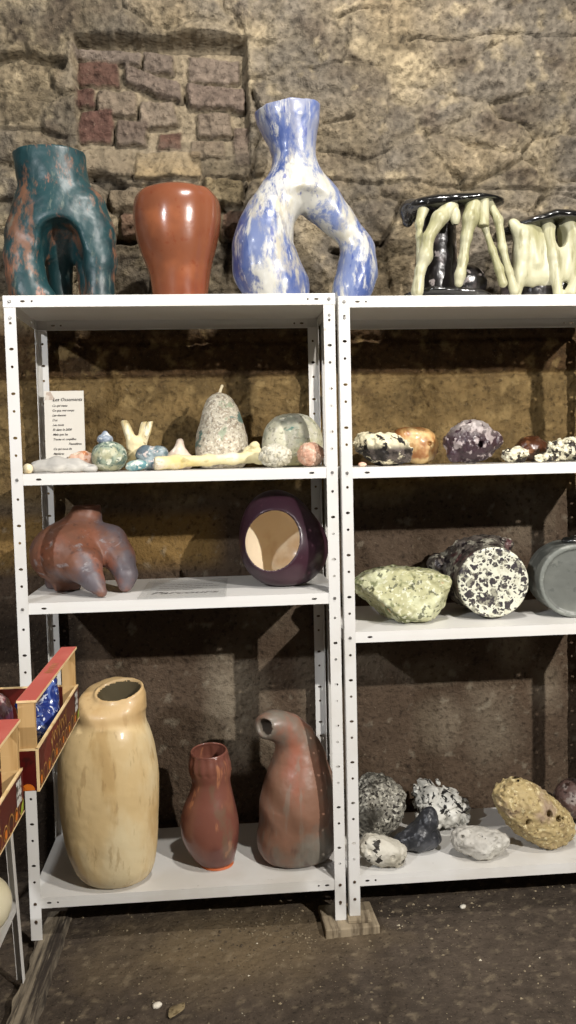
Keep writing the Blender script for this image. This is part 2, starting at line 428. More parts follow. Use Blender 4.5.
    me = mkmesh('wall_back', V, Q, [wm])
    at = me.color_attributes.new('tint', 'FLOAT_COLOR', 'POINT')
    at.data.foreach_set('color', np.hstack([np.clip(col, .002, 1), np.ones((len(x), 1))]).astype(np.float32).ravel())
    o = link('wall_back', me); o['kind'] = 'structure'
build_wall()

# ------------------------------------------------------------------ earth floor
FZ = -.022
def floor_z(x, y):
    P = np.stack([x, y, 0 * x], 1)
    h = .010 * fbm(P * 3, 201, 3) + .006 * fbm(P * 16, 202, 4) + .0028 * fbm(P * 60, 203, 3)
    return FZ + h - .004
def build_floor():
    X = np.concatenate([np.linspace(-3, -.6, 30, endpoint=False), np.arange(-.6, 2.5, .0085), np.linspace(2.5, 5, 30)])
    Y = np.concatenate([np.linspace(-5, -1.2, 40, endpoint=False), np.arange(-1.2, .62, .0085), [.65, .7]])
    GX, GY = np.meshgrid(X, Y, indexing='ij'); x = GX.ravel(); y = GY.ravel()
    z = floor_z(x, y)
    P = np.stack([x, y, 0 * x], 1)
    c = np.array(hx('4a4138')) * (1 + .5 * fbm(P * 2.5, 211, 4) + .7 * fbm(P * 22, 215, 4))[:, None]
    t = np.clip(1.3 - np.hypot((x - .62) / .42, (y + .05) / .24) + .7 * fbm(P * 7, 212, 4), 0, 1)[:, None]
    c = c * (1 - .6 * t) + np.array(hx('7d6c52')) * .6 * t
    s = np.clip((fbm(P * 30, 213, 4) - .12) * 5, 0, 1)[:, None]; c = c * (1 - .4 * s) + np.array(hx('8a7c66')) * .4 * s
    I = np.arange(len(x)).reshape(len(X), len(Y))
    Q = np.stack([I[:-1, :-1], I[1:, :-1], I[1:, 1:], I[:-1, 1:]], -1).reshape(-1, 4)
    fm = mat('packed_earth', (1, 1, 1), .92, [dict(s=90, lo=.58, hi=.7, c=(.35, .33, .3), blend='MULTIPLY', a=.8), dict(s=170, lo=.66, hi=.72, c=hx('b0a488'), a=.6, seed=2)], [(60, .7, .008), (300, .5, .003)], spec=.25, vcol=True)
    me = mkmesh('floor', np.stack([x, y, z], 1), Q, [fm])
    at = me.color_attributes.new('tint', 'FLOAT_COLOR', 'POINT')
    at.data.foreach_set('color', np.hstack([np.clip(c, .002, 1), np.ones((len(x), 1))]).astype(np.float32).ravel())
    link('floor', me)['kind'] = 'structure'
build_floor()
def fz(x, y): return float(floor_z(np.array([x], float), np.array([y], float))[0])

# loose grit on the floor (uncountable)
def build_grit():
    rng = random.Random(5); V = []; F = []
    for i in range(900):
        if i < 420: x, y = rng.gauss(.85, .22), rng.gauss(.03, .09)
        else: x, y = rng.uniform(.0, 1.9), rng.uniform(-.6, .2)
        if -.02 < x < .13 or (.90 < x < 1.12 and -.08 < y < .13): continue
        r = rng.choice([.0015, .002, .002, .003, .0045]); z = fz(x, y) + r * .2
        b = len(V); a = rng.uniform(0, 6)
        for dx, dy, dz in ((1, 0, 0), (0, 1, 0), (-1, 0, 0), (0, -1, 0), (0, 0, 1), (0, 0, -1)):
            ex = dx * math.cos(a) - dy * math.sin(a); ey = dx * math.sin(a) + dy * math.cos(a)
            V.append((x + ex * r * rng.uniform(.7, 1.8), y + ey * r * rng.uniform(.7, 1.4), z + dz * r))
        for q in ((0, 1, 4), (1, 2, 4), (2, 3, 4), (3, 0, 4), (1, 0, 5), (2, 1, 5), (3, 2, 5), (0, 3, 5)): F.append([b + k for k in q])
    gm = mat('grit', hx('8d8068'), .9, [dict(s=9, lo=.45, hi=.6, c=hx('4a4034')), dict(s=14, lo=.62, hi=.66, c=hx('cfc6b0'), seed=3)])
    tag(link('gravel', mkmesh('gravel', V, F, [gm], False)), 'loose grit and plaster crumbs scattered over the dirt floor', 'grit', kind='stuff')
build_grit()

# ------------------------------------------------------------------ shelving units
PW = .035
def shelving(name, loc, H, levels, W, D, label, top_out):
    root = empty(name, loc, label, 'shelving unit', 'white perforated shelving units')
    hz = []
    z = 1.848
    while z > .03:
        hz.append((z, 'slot'))
        if z - .053 > .03: hz.append((z - .053, 'round'))
        z -= .1335
    hz += [(1.925, 'round')]
    for (cx, sx) in ((0, 1), (W, -1)):
        for (cyy, sy) in ((0, 1), (D, -1)):
            mb = MB()
            ha = [(PW / 2, z - .005, .0068, .0042) if k == 'slot' else (PW / 2, z - .005, .0042, .0042) for z, k in hz if all(abs(z - (l - .017)) > .018 for l in levels)]
            mb.plate((cx, cyy, 0), (sx, 0, 0), (0, 0, 1), PW, H - (.004 if top_out else 0), ha)
            mb.plate((cx, cyy, 0), (0, sy, 0), (0, 0, 1), PW, H - (.004 if top_out else 0), ha)
            po = mb.obj('post', M['white_worn'], root, solid=.0016, off=0)
            for l in levels:   # bolt heads holding each shelf, one facing the room
                bb = MB(); yy = cyy - sy * (.003 if not (top_out and l == H) else .005)
                bb.cyl((cx + sx * PW * .5, yy + sy * .001, l - .017), (0, -sy, 0), .0052, .0028, 10, .0035)
                bb.obj('bolt', M['steel'] if l > .5 else M['rust'], po, smooth=False)
            if sy == 1:
                bb = MB(); bb.cyl((cx + sx * PW * .5, -.001, H - .066), (0, -1, 0), .0048, .0026, 10, .0034); bb.obj('bolt', M['steel'], po)
                bb = MB(); bb.cyl((cx + sx * PW * .5, -.001, levels[-1] - .075), (0, -1, 0), .0052, .0028, 10, .0034); bb.obj('bolt', M['rust'], po)
    R = .034
    for i, l in enumerate(levels):
        out = (i == 0 and top_out)
        o = .0016 if out else -.0016           # outside or inside the posts
        x0, x1, y0, y1 = -o, W + o, -o, D + o
        mb = MB(); t = l
        v = [(x0, y0, t), (x1, y0, t), (x1, y1, t), (x0, y1, t)]
        mb.v += [Vector(q) for q in v]; mb.f.append([0, 1, 2, 3])
        slots = [(.058, R / 2, .0075, .0034), (.085, R / 2, .0033, .0033)] if i in (0, len(levels) - 1) else [(.080, R / 2, .0085, .0034)]
        Wd = x1 - x0
        hs = slots + [(Wd - s[0], s[1], s[2], s[3]) for s in slots]
        mb.plate((x0, y0, t - R), (1, 0, 0), (0, 0, 1), Wd, R, hs)
        mb.plate((x0, y1, t - R), (1, 0, 0), (0, 0, 1), Wd, R, hs)
        mb.plate((x0, y0, t - R), (0, 1, 0), (0, 0, 1), y1 - y0, R, [(.08, R / 2, .0075, .0034), (y1 - y0 - .08, R / 2, .0075, .0034)])
        mb.plate((x1, y0, t - R), (0, 1, 0), (0, 0, 1), y1 - y0, R, [(.08, R / 2, .0075, .0034), (y1 - y0 - .08, R / 2, .0075, .0034)])
        # hem turned inwards below
        for (a, b, c, d) in ((x0, y0, x1, y0 + .012), (x0, y1 - .012, x1, y1)):
            k = len(mb.v); mb.v += [Vector((a, b, t - R)), Vector((c, b, t - R)), Vector((c, d, t - R)), Vector((a, d, t - R))]; mb.f.append([k, k + 1, k + 2, k + 3])
        mb.obj('shelf', M['white'] if i < len(levels) - 1 else M['white_worn'], root, solid=.0012, off=0)
    return root
shelving('metal_shelving_unit', (0, 0, 0), 2.0014, [2.0014, 1.4658, 1.0688, .1351], 1.0, .4647, 'white perforated metal shelving unit on the left, with the four vases and the bone pieces', True)
shelving('metal_shelving_unit', (1.0121, 0, .0115), 1.9812, [1.9812, 1.4512, .9282, .1303], 1.0, .4647, 'white perforated metal shelving unit on the right, with rocks and the speckled stone core', False)
# pieces under the middle posts
wood_old = mat('weathered_wood', hx('94866f'), .85, [dict(s=6, st=(9, 1, 1), lo=.45, hi=.7, c=hx('5e5242'), d=6), dict(s=30, lo=.6, hi=.7, c=hx('9a8d78'), a=.6, seed=5)], [(40, .6, .006)])
mb = MB(); mb.box(-.088, -.055, 0, .088, .10, .034); 
o = mb.obj('wooden_block', wood_old, None, (1.012, .005, -.0345), (0, 0, .04), bevel=.004); tag(o, 'short weathered wooden block under the two middle posts', 'wood block')
mb = MB(); mb.box(-.03, -.03, 0, .045, .075, .0112); mb.obj('wooden_shim', wood_old, None, (1.035, .004, -.0002), (0, 0, -.05), bevel=.002)
tag(bpy.context.scene.objects['wooden_shim'], 'thin wooden shim on the block under the right unit\'s post', 'shim')
beam_m = mat('grey_plank_wood', hx('857a68'), .85, [dict(s=4, st=(14, .8, 4), lo=.38, hi=.62, c=hx('37302a'), d=7), dict(s=9, st=(10, 1, 1), lo=.55, hi=.7, c=hx('998c76'), a=.7, seed=5), dict(s=3, lo=.5, hi=.62, c=hx('2c2620'), a=.5, seed=2)], [(30, .7, .008)])
def plank():
    L_, w, t = .95, .085, .03
    n = 80; V = []; F = []
    for i in range(n + 1):
        s = i / n; wob = .004 * math.sin(s * 23) + .003 * math.sin(s * 61)
        for (a, b) in ((-w / 2 + wob, 0), (-w / 2 + .006 + wob, t), (-w * .1, t + .001 * math.sin(s * 50)), (w / 2 - .006 - wob * .6, t), (w / 2 - wob * .6, 0)):
            V.append((a, -L_ * s, b))
    for i in range(n):
        for j in range(4): F.append([i * 5 + j, i * 5 + j + 1, i * 5 + j + 6, i * 5 + j + 5])
    F += [[0, 4, 3, 2, 1], [n * 5 + j for j in range(5)]]
    o = link('wooden_plank', mkmesh('wooden_plank', V, F, [beam_m], False), None, (.055, .17, -.0303), (0, 0, .0))
    tag(o, 'long weathered grey plank lying on the floor under the left post', 'plank')
plank()
pm = mat('pebble_white', hx('d9d2c2'), .7)
for (x, y, r, lab) in ((1.407, .073, .009, 'small white pebble on the dirt under the right unit'), (.416, -.333, .011, 'white pebble on the dirt near the bottom edge beside the plank')):
    V, Q = sdfmesh(lambda P: ell(P, (0, 0, 0), (r * 1.3, r, r * .7)), (-.02,) * 3, (.02,) * 3, .0018, lambda P: .002 * fbm(P * 90, 3, 2))
    tag(link('pebble', mkmesh('pebble', V, Q, [pm]), None, (x, y, fz(x, y) + r * .5), (0, 0, .4)), lab, 'pebble')
lf = mat('dry_leaf', hx('8d7d5e'), .85, [dict(s=50, lo=.5, hi=.65, c=hx('5e5038'))])
V = []; F = []
for i in range(9):
    t = i / 8; w = .019 * math.sin(PI * min(1, t * .9 + .08)) 
    for s in (-1, 0, 1): V.append((s * w, t * .075, .004 * abs(s) + .004 * math.sin(t * 5)))
for i in range(8):
    for j in range(2): F.append([i * 3 + j, i * 3 + j + 1, i * 3 + j + 4, i * 3 + j + 3])
o = link('dry_leaf', mkmesh('dry_leaf', V, F, [lf]), None, (.455, -.39, fz(.47, -.37) + .004), (0, 0, -.5)); tag(o, 'small dry brown leaf on the dirt near the bottom of the frame', 'leaf')
md = o.modifiers.new('s', 'SOLIDIFY'); md.thickness = .0008
# ------------------------------------------------------------------ ceramics and rocks
def sdfobj(name, f, lo, hi, h, m, parent=None, loc=(0, 0, 0), rot=(0, 0, 0), disp=None, band=.02, pick=None):
    """one mesh from a distance function (metres, local). pick(V)->bool splits faces to a second mesh part"""
    V, Q = sdfmesh(f, lo, hi, h, disp, band)
    if -.02 < lo[2] <= 0: V[:, 2] = np.maximum(V[:, 2], 0)
    return link(name, mkmesh(name, V, Q, [m]), parent, loc, rot)
def split(V, Q, mask):
    out = []
    for q in (Q[~mask], Q[mask]):
        u, inv = np.unique(q.ravel(), return_inverse=True)
        out.append((V[u], inv.reshape(q.shape)))
    return out
def sweep(spine, seg=72, m=60, wall=.006, depth=.12, base=True, flute=None, amp=0, seed=0, ns=9):
    """spine rows: x,y,z, rx, ry [, nx, nz, ny]  normal from tangent unless given; returns outer wall + lip + inner wall"""
    A = np.array([list(r[:5]) for r in spine], float); C = catmull(A, m)
    T = np.gradient(C[:, :3], axis=0); T /= np.linalg.norm(T, axis=1)[:, None]
    if len(spine[0]) > 5:
        NN = catmull(np.array([(r[5], r[7], r[6]) for r in spine], float), m); T = NN / np.linalg.norm(NN, axis=1)[:, None]
    V = []; th = np.linspace(0, 2 * PI, seg, endpoint=False)
    def ring(c, n, rx, ry, s=0):
        n = Vector(n); u = Vector((0, 1, 0)).cross(n).normalized(); w = n.cross(u)
        f = np.ones(seg) if flute is None else flute(th, s)
        U = np.array(u); Wv = np.array(w)
        return np.array(c) + (rx * f * np.cos(th))[:, None] * U + (ry * f * np.sin(th))[:, None] * Wv
    R = [ring(C[i, :3], T[i], C[i, 3], C[i, 4], i / (m - 1)) for i in range(m)]
    if amp:
        for i in range(m):
            P = R[i]; d = P - C[i, :3]; d /= np.linalg.norm(d, axis=1)[:, None]
            R[i] = P + d * (amp * fbm(P * ns, seed, 3))[:, None]
    # lip
    L = np.linalg.norm(np.diff(C[:, :3], axis=0), axis=1)
    c, n = C[-1, :3], T[-1]
    R.append(c + (R[-1] - c) * (1 - .35 * wall / C[-1, 3]) + n * wall * .45)
    R.append(c + (R[m - 1] - c) * (1 - .8 * wall / C[-1, 3]) + n * wall * .4)
    acc = 0
    for i in range(m - 1, 0, -1):
        cc = C[i, :3]; R.append(cc + (R[i] - cc) * max(.1, 1 - wall / min(C[i, 3], C[i, 4])))
        acc += L[i - 1]
        if acc > depth: break
    nR = len(R); V = np.vstack(R); F = []
    for i in range(nR - 1):
        a = i * seg + np.arange(seg); b = i * seg + (np.arange(seg) + 1) % seg
        F.append(np.stack([a, b, b + seg, a + seg], 1))
    F = [tuple(q) for q in np.vstack(F)]
    k = len(V); V = np.vstack([V, R[0].mean(0), R[-1].mean(0)])
    for j in range(seg):
        F.append((k, (j + 1) % seg, j)); F.append((k + 1, (nR - 1) * seg + j, (nR - 1) * seg + (j + 1) % seg))
    return V, F

# ---- teal two-legged vase (top shelf)
m = mat('teal_slip_over_terracotta', hx('1f3c3f'), .42, [
    dict(s=5, lo=.5, hi=.7, c=hx('14282c')), dict(s=9, st=(1, 1, .4), lo=.52, hi=.60, c=hx('7c553e'), a=.75, seed=3, d=9, r=.74),
    dict(s=13, st=(1, 1, .28), lo=.56, hi=.63, c=hx('915f48'), a=.8, seed=7, d=9, r=.74), dict(s=40, st=(1, 1, .3), lo=.56, hi=.68, c=hx('6d7468'), a=.5, seed=9, d=8, r=.7), dict(s=18, st=(1, 1, .5), lo=.5, hi=.7, c=hx('16262a'), a=.6, seed=19, d=8)], [(28, .3, .006)], spec=.5)
def f(P):
    P = P * np.array([1, 1, 1.055]); x, y, z = P.T
    def rows(rs):
        rs = np.array(rs); return [np.interp(z, rs[:, 0], rs[:, i]) for i in range(1, 5)]
    pr = np.array([(.20, .01, .0, .15, .11), (.26, .0, 0, .155, .12), (.31, -.006, 0, .138, .115), (.36, -.012, 0, .122, .105), (.40, -.014, 0, .116, .098), (.45, -.022, 0, .114, .095), (.52, -.028, 0, .114, .092)])
    zz = np.linspace(.2, .52, 40); cc = catmull(pr, 40); cxx = np.interp(z, cc[:, 0], cc[:, 1]); rx = np.interp(z, cc[:, 0], cc[:, 3]); ry = np.interp(z, cc[:, 0], cc[:, 4])
    q = np.sqrt(((x - cxx) / rx) ** 2 + (y / ry) ** 2); d = (q - 1) * ry
    top = smax(smax(d, z - .519, .006), .17 - z, .03)
    inner = smax((q - 1) * ry + .009, .36 - z, .03)
    L = chain(P, [(-.070, -.01, .32, .080), (-.106, -.02, .24, .062), (-.114, -.035, .16, .058), (-.108, -.045, .09, .056), (-.098, -.05, .045, .055), (-.088, -.05, .02, .055)], .03)
    R = chain(P, [(.075, -.01, .32, .080), (.110, -.025, .24, .060), (.120, -.035, .15, .054), (.118, -.04, .03, .050)], .03)
    B = chain(P, [(.0, .06, .28, .07), (-.025, .09, .2, .045), (-.028, .095, .03, .040)], .02)
    B2 = chain(P, [(.06, .06, .28, .06), (.075, .09, .2, .045), (.080, .10, .03, .042)], .02)
    d = smin(smin(top, L, .03), R, .03)
    d = smin(d, cap(P, (-.10, -.05, .028), (-.035, -.06, .018), .05, .036), .03)
    arch = chain(P, [(.034, -.10, -.02, .040), (.028, -.10, .08, .048), (.012, -.10, .17, .062), (.010, -.10, .215, .060)], .02, 2.6)
    d = smax(d, -arch, .02)
    d = smin(d, smin(B, B2, .01), .012)
    d = smax(d, -inner, .004)
    return smax(d, -z, .004)
o = sdfobj('legged_vase', f, (-.2, -.16, -.006), (.2, .17, .51), .0048, m, None, (.140, .22, 2.0025), disp=lambda P: .0035 * fbm(P * 22, 5, 3))
tag(o, 'dark teal two-legged ceramic vase with worn orange patches on the top shelf', 'vase')

# ---- orange brown vase
m = mat('burnished_orange_clay', hx('764833'), .24, [dict(s=5, lo=.42, hi=.7, c=hx('6e3826'), a=.8), dict(s=3, lo=.55, hi=.7, c=hx('a0603f'), a=.7, seed=4), dict(s=45, lo=.6, hi=.7, c=hx('6e331e'), a=.4, seed=5)], [(14, .12, .01)], spec=.5, coat=.25)
fl = lambda th, s: 1 + .035 * np.exp(-((th - 5.7) / .16) ** 2) - .03 * np.exp(-((th - 5.42) / .12) ** 2) - .02 * np.exp(-((th - 4.0) / .3) ** 2)
V, F = sweep([(0, 0, 0, .088, .085), (0, 0, .033, .09, .087), (0, 0, .112, .101, .1), (-.002, 0, .178, .122, .118), (-.004, 0, .244, .138, .13), (-.003, 0, .305, .142, .132), (-.004, 0, .342, .136, .125), (-.004, 0, .367, .118, .108), (-.004, 0, .376, .096, .088), (-.004, 0, .378, .084, .077)], amp=.003, seed=3, wall=.007, depth=.1, flute=fl)
o = link('orange_vase', mkmesh('orange_vase', V, F, [m]), None, (.519, .22, 2.0025)); tag(o, 'glossy orange-brown shouldered ceramic vase between the teal and blue vases', 'vase')

# ---- blue and white wishbone vase
m = mat('cobalt_brushed_white_glaze', hx('b4b2a9'), .34, [
    dict(s=9, st=(1, 1, .4), lo=.46, hi=.56, c=hx('5f6d95'), a=.95, d=8, r=.68, dist=.4), dict(s=11, st=(1, 1, .3), lo=.51, hi=.60, c=hx('35487c'), a=.9, seed=3, d=9, r=.7, dist=.4),
    dict(s=8, st=(1, 1, .35), lo=.52, hi=.64, c=hx('aba48f'), a=.9, seed=8, d=8, r=.66), dict(ax=2, t='axis', lo=.44, hi=.56, s=1, c=hx('4a5b8f'), a=.6),
    dict(s=20, st=(1, 1, .25), lo=.54, hi=.62, c=hx('bbbab4'), a=.8, seed=11, d=8, r=.7), dict(s=34, st=(1, 1, .2), lo=.62, hi=.68, c=hx('2b3f85'), a=.7, seed=12, d=5)], [(12, .15, .01)], spec=.5, coat=.4)
def f(P):
    x, y, z = P.T
    Z = [.34, .37, .41, .45, .485, .52, .555, .595, .638]; RX = [.12, .104, .088, .075, .0735, .078, .088, .102, .1085]; CX = [-.02, -.026, -.029, -.032, -.034, -.040, -.047, -.053, -.057]
    rx = np.interp(z, Z, RX); cx = np.interp(z, Z, CX); ry = rx * .88
    q = np.sqrt(((x - cx) / rx) ** 2 + (y / ry) ** 2); d0 = (q - 1) * ry
    top = smax(smax(d0, z - .638 - .10 * (x + .05), .005), .36 - z, .03)
    L = chain(P, [(-.045, 0, .40, .075), (-.085, -.01, .345, .074), (-.121, -.015, .285, .078), (-.138, -.02, .235, .088), (-.147, -.02, .19, .096), (-.135, -.02, .12, .108), (-.105, -.02, .055, .104), (-.095, -.02, .02, .095)], .02)
    R = chain(P, [(.0, .01, .40, .066), (.052, .015, .345, .060), (.112, .02, .285, .046), (.156, .025, .235, .034), (.181, .03, .19, .046), (.174, .03, .115, .060), (.150, .02, .05, .054), (.14, .02, .01, .048)], .045)
    d = smin(smin(top, L, .03), R, .03)
    d = smax(d, -smax(d0 + .009, .44 - z, .03), .004)
    return smax(d, -z, .006)
o = sdfobj('wishbone_vase', f, (-.26, -.16, -.006), (.26, .15, .66), .0045, m, None, (.941, .22, 2.0025), disp=lambda P: .007 * fbm(P * np.array([11, 11, 6]), 15, 3) + .0015 * fbm(P * 40, 16, 2))
tag(o, 'tall blue and white forked ceramic vase with an open loop between its legs', 'vase')

# ---- bone stools
m_blk = mat('black_glossy_glaze', hx('191919'), .16, [dict(s=5, lo=.5, hi=.7, c=hx('3a3836'), a=.8), dict(s=50, lo=.62, hi=.68, c=hx('8d8a84'), a=.3, seed=3)], [(10, .25, .01)], spec=.6, coat=.5)
m_mot = mat('mottled_dark_glaze', hx('1b1818'), .28, [dict(s=14, lo=.55, hi=.66, c=hx('5a5252'), a=.8, d=7), dict(s=30, lo=.58, hi=.64, c=hx('a39a98'), a=.7, seed=4, d=6)], [(25, .4, .01)], spec=.6, coat=.4)
m_bone = mat('cream_bone_glaze', hx('aeab8e'), .42, [dict(s=12, st=(1, 1, .3), lo=.48, hi=.62, c=hx('8f8c66'), a=.85, d=7), dict(s=40, st=(1, 1, .2), lo=.56, hi=.68, c=hx('6f6a48'), a=.6, seed=2, d=6), dict(s=16, st=(1, 1, .5), lo=.58, hi=.7, c=hx('c4c1ab'), a=.8, seed=6)], [(30, .3, .006)], spec=.45)
E0 = empty('bone_legged_stool', (1.427, .19, 2.0025), 'small black-topped ceramic stool on cream bone-shaped legs, whole in view', 'stool')
def f(P):
    x, y, z = P.T
    Q = P.copy(); Q[:, 2] = z - (.315 + .075 * (x + .0)); 
    Q[:, 2] = Q[:, 2] / (1 - .55 * np.clip((x + .02) / .19, -.3, 1))
    d = ell(Q, (0, 0, 0), (.176, .12, .030), None, 2.2)
    d = smin(d, cap(P, (-.145, -.02, .305), (-.155, -.02, .262), .026, .018), .02)
    return d
sdfobj('seat', f, (-.2, -.15, .22), (.2, .15, .38), .0042, m_blk, E0, disp=lambda P: .003 * fbm(P * 12, 3, 2))
def f(P):
    d = ell(P, (-.01, 0, .022), (.155, .11, .022), (0, 3, 0), 2.2); return smax(d, -P[:, 2], .003)
sdfobj('base', f, (-.2, -.14, -.005), (.2, .14, .06), .0045, m_blk, E0, disp=lambda P: .004 * fbm(P * 10, 7, 3))
def f(P): return smin(cap(P, (-.055, .02, .06), (-.045, .03, .28), .072, .064), ell(P, (.045, .02, .07), (.075, .06, .065)), .02)
sdfobj('core', f, (-.16, -.07, .0), (.15, .12, .32), .005, m_mot, E0, disp=lambda P: .005 * fbm(P * 18, 8, 3))
legs = [[(-.030, -.085, .288, .028), (-.070, -.10, .25, .024), (-.108, -.105, .19, .018), (-.118, -.105, .13, .022), (-.136, -.105, .085, .0165), (-.146, -.105, .02, .020)],
    [(-.115, -.07, .288, .018), (-.13, -.075, .24, .012), (-.13, -.075, .2, .010), (-.13, -.07, .03, .011)],
    [(.045, -.09, .292, .026), (.032, -.10, .25, .025), (.018, -.10, .19, .0165), (.006, -.10, .12, .0155), (-.006, -.105, .07, .0165), (-.010, -.105, .045, .014)],
    [(.086, -.06, .30, .010), (.085, -.085, .225, .0105), (.105, -.095, .15, .011), (.125, -.10, .09, .013), (.138, -.10, .045, .0145)],
    [(.105, -.06, .312, .015), (.132, -.08, .25, .013), (.142, -.085, .16, .013), (.160, -.09, .085, .013), (.180, -.09, .02, .016)]]
for k, l in enumerate(legs):
    P_ = np.array(l)
    def f(P, l=l): return smax(chain(P, l, .012), -P[:, 2], .002)
    r = .03; sdfobj('leg', f, P_[:, :3].min(0) - r, P_[:, :3].max(0) + r, .0035, m_bone, E0, disp=lambda P: .003 * fbm(P * np.array([45, 45, 12]), 11, 3))
def f(P): return smax(cap(P, (.074, -.10, .225), (.08, -.085, .315), .0185, .0185), plane(P, (.074, -.1, .225), (-.05, -.1, -1)), .002)
sdfobj('knuckle', f, (.04, -.13, .19), (.11, -.05, .35), .003, m_bone, E0)
def f(P): return ell(P, (-.018, -.10, .258), (.017, .015, .032))
sdfobj('knuckle', f, (-.05, -.12, .23), (.01, -.07, .32), .003, m_bone, E0)

E0 = empty('bone_legged_stool', (1.805, .23, 2.0025), 'black-topped bone-legged ceramic stool cut off by the right edge of the frame', 'stool')
def f(P):
    x, y, z = P.T
    Q = P.copy(); Q[:, 2] = z - np.interp(x, [-.22, -.15, -.05, .04, .25], [.232, .248, .272, .266, .258]) 
    d = ell(Q, (0, 0, 0), (.222, .14, .028), None, 2.2)
    return smin(d, ell(P, (-.10, -.03, .245), (.05, .05, .03)), .02)
sdfobj('seat', f, (-.25, -.17, .18), (.25, .17, .34), .005, m_blk, E0, disp=lambda P: .005 * fbm(P * 8, 13, 3))
def f(P):
    x, y, z = P.T
    b = chain(P, [(-.185, -.08, .25, .016), (-.165, -.09, .22, .016), (-.16, -.09, .15, .014), (-.168, -.09, .08, .016), (-.18, -.09, .015, .016)], .02)
    pn = ell(P, (-.085, -.05, .145), (.085, .05, .10), None, 4); d = smin(b, smin(pn, chain(P, [(-.13, -.085, .23, .02), (-.11, -.09, .12, .014)], .02), .02), .03)
    d = smax(d, -ell(P, (-.030, -.05, .205), (.022, .25, .038)), .004)
    return smax(d, -z, .002)
sdfobj('leg', f, (-.23, -.14, -.004), (.02, .03, .28), .004, m_bone, E0, disp=lambda P: .003 * fbm(P * np.array([50, 50, 10]), 21, 3))
def f(P):
    x, y, z = P.T
    pn = ell(P, (.0, -.06, .15), (.075, .045, .095), None, 4)
    d = smin(pn, chain(P, [(-.072, -.09, .235, .018), (-.055, -.10, .14, .014), (-.04, -.10, .015, .0155)], .02), .02)
    d = smin(d, chain(P, [(.005, -.095, .245, .016), (.036, -.10, .18, .015), (.03, -.105, .09, .014), (.0, -.11, .02, .017)], .02), .02)
    hole = ell(P, (-.030, -.05, .205), (.022, .25, .038))
    return smax(smax(d, -hole, .004), -z, .002)
sdfobj('leg', f, (-.10, -.14, -.004), (.10, .01, .28), .004, m_bone, E0, disp=lambda P: .003 * fbm(P * np.array([50, 50, 10]), 22, 3))
def f(P): return smax(smin(chain(P, [(.11, -.08, .24, .03), (.12, -.09, .12, .022), (.13, -.09, .02, .02)], .02), ell(P, (.13, -.03, .15), (.07, .05, .1), None, 3), .02), -P[:, 2], .002)
sdfobj('leg', f, (.04, -.14, -.004), (.22, .05, .28), .0045, m_bone, E0, disp=lambda P: .004 * fbm(P * np.array([50, 50, 12]), 23, 3))
def f(P): return smax(smin(ell(P, (0, .01, .05), (.19, .09, .075), None, 2.6), ell(P, (-.02, .07, .16), (.08, .04, .09)), .02), -P[:, 2], .002)
sdfobj('core', f, (-.21, -.1, -.004), (.21, .13, .27), .005, m_mot, E0, disp=lambda P: .006 * fbm(P * 18, 28, 3))

# ---- rocks: one routine, a different body, palette and label for every stone
def rock(name, loc, f, lo, hi, h, m, label, cat, disp, rot=(0, 0, 0), group=None, band=.03, ground=True):
    g = (lambda P: smax(f(P), -P[:, 2], .003)) if ground else f
    V, Q = sdfmesh(g, lo, hi, h, disp, band)
    if ground:
        V[:, 2] -= V[:, 2].min()
    o = link(name, mkmesh(name, V, Q, [m]), None, loc, rot); tag(o, label, cat, group); return o
def pits(P, s, seed, depth, r=.30):
    F1, F2, ID = worley(P * s, seed); on = ((ID >> 5) & 7) < 4
    return depth * np.clip(1 - F1 / r, 0, 1) * on
def dsp(a1, s1, a2, s2, seed, a3=0, s3=1):
    return lambda P: a1 * fbm(P * s1, seed, 3) + a2 * fbm(P * s2, seed + 1, 3) + (pits(P, s3, seed + 2, a3) if a3 else 0)

# ================= left unit, second shelf: bone pieces
Z2 = 1.4668
m_gr = mat('pale_grey_clay', hx('a4a19a'), .6, [dict(s=12, st=(.4, 1, 1), lo=.45, hi=.65, c=hx('d6d2c8')), dict(s=40, st=(.3, 1, 1), lo=.58, hi=.66, c=hx('6f6e70'), a=.6, seed=3)], [(60, .4, .003)])
def f(P): return smin(chain(P, [(-.075, 0, .020, .018), (-.01, .0, .026, .023), (.05, 0, .022, .019), (.10, 0, .012, .010)], .015), cap(P, (.085, 0, .012), (.104, 0, .01), .011, .01), .01)
rock('clay_bone', (.138, .055, Z2), f, (-.11, -.03, -.003), (.13, .03, .055), .003, m_gr, 'long pale grey clay bone lying in front of the printed card', 'ceramic bone', dsp(.003, 25, .0015, 80, 31))
m_cr = mat('cream_clay', hx('ddd0ae'), .55, [dict(s=12, lo=.5, hi=.65, c=hx('c9b183')), dict(s=50, lo=.6, hi=.68, c=hx('efe6cc'), seed=3)], [(60, .4, .003)])
rock('ceramic_ball', (.043, .035, Z2), lambda P: ell(P, (0, 0, .016), (.016, .015, .0165)), (-.025, -.025, -.003), (.025, .025, .04), .0025, m_cr, 'small cream clay ball at the left end of the long grey bone', 'ceramic piece', dsp(.002, 30, .001, 90, 33))
m_pk = mat('blotchy_pink_clay', hx('cfa891'), .6, [dict(s=30, lo=.5, hi=.6, c=hx('e0cdb8')), dict(s=45, lo=.58, hi=.64, c=hx('b5764f'), seed=3), dict(s=22, lo=.6, hi=.66, c=hx('9a8f62'), a=.7, seed=5)], [(60, .5, .004)])
rock('clay_lump', (.186, .2, Z2), lambda P: smin(ell(P, (0, 0, .035), (.038, .03, .035)), ell(P, (-.03, 0, .032), (.02, .02, .03)), .01), (-.06, -.05, -.003), (.06, .05, .08), .003, m_pk, 'small pinkish clay lump half hidden behind the grey bone and green gourd', 'ceramic piece', dsp(.006, 30, .003, 80, 35))
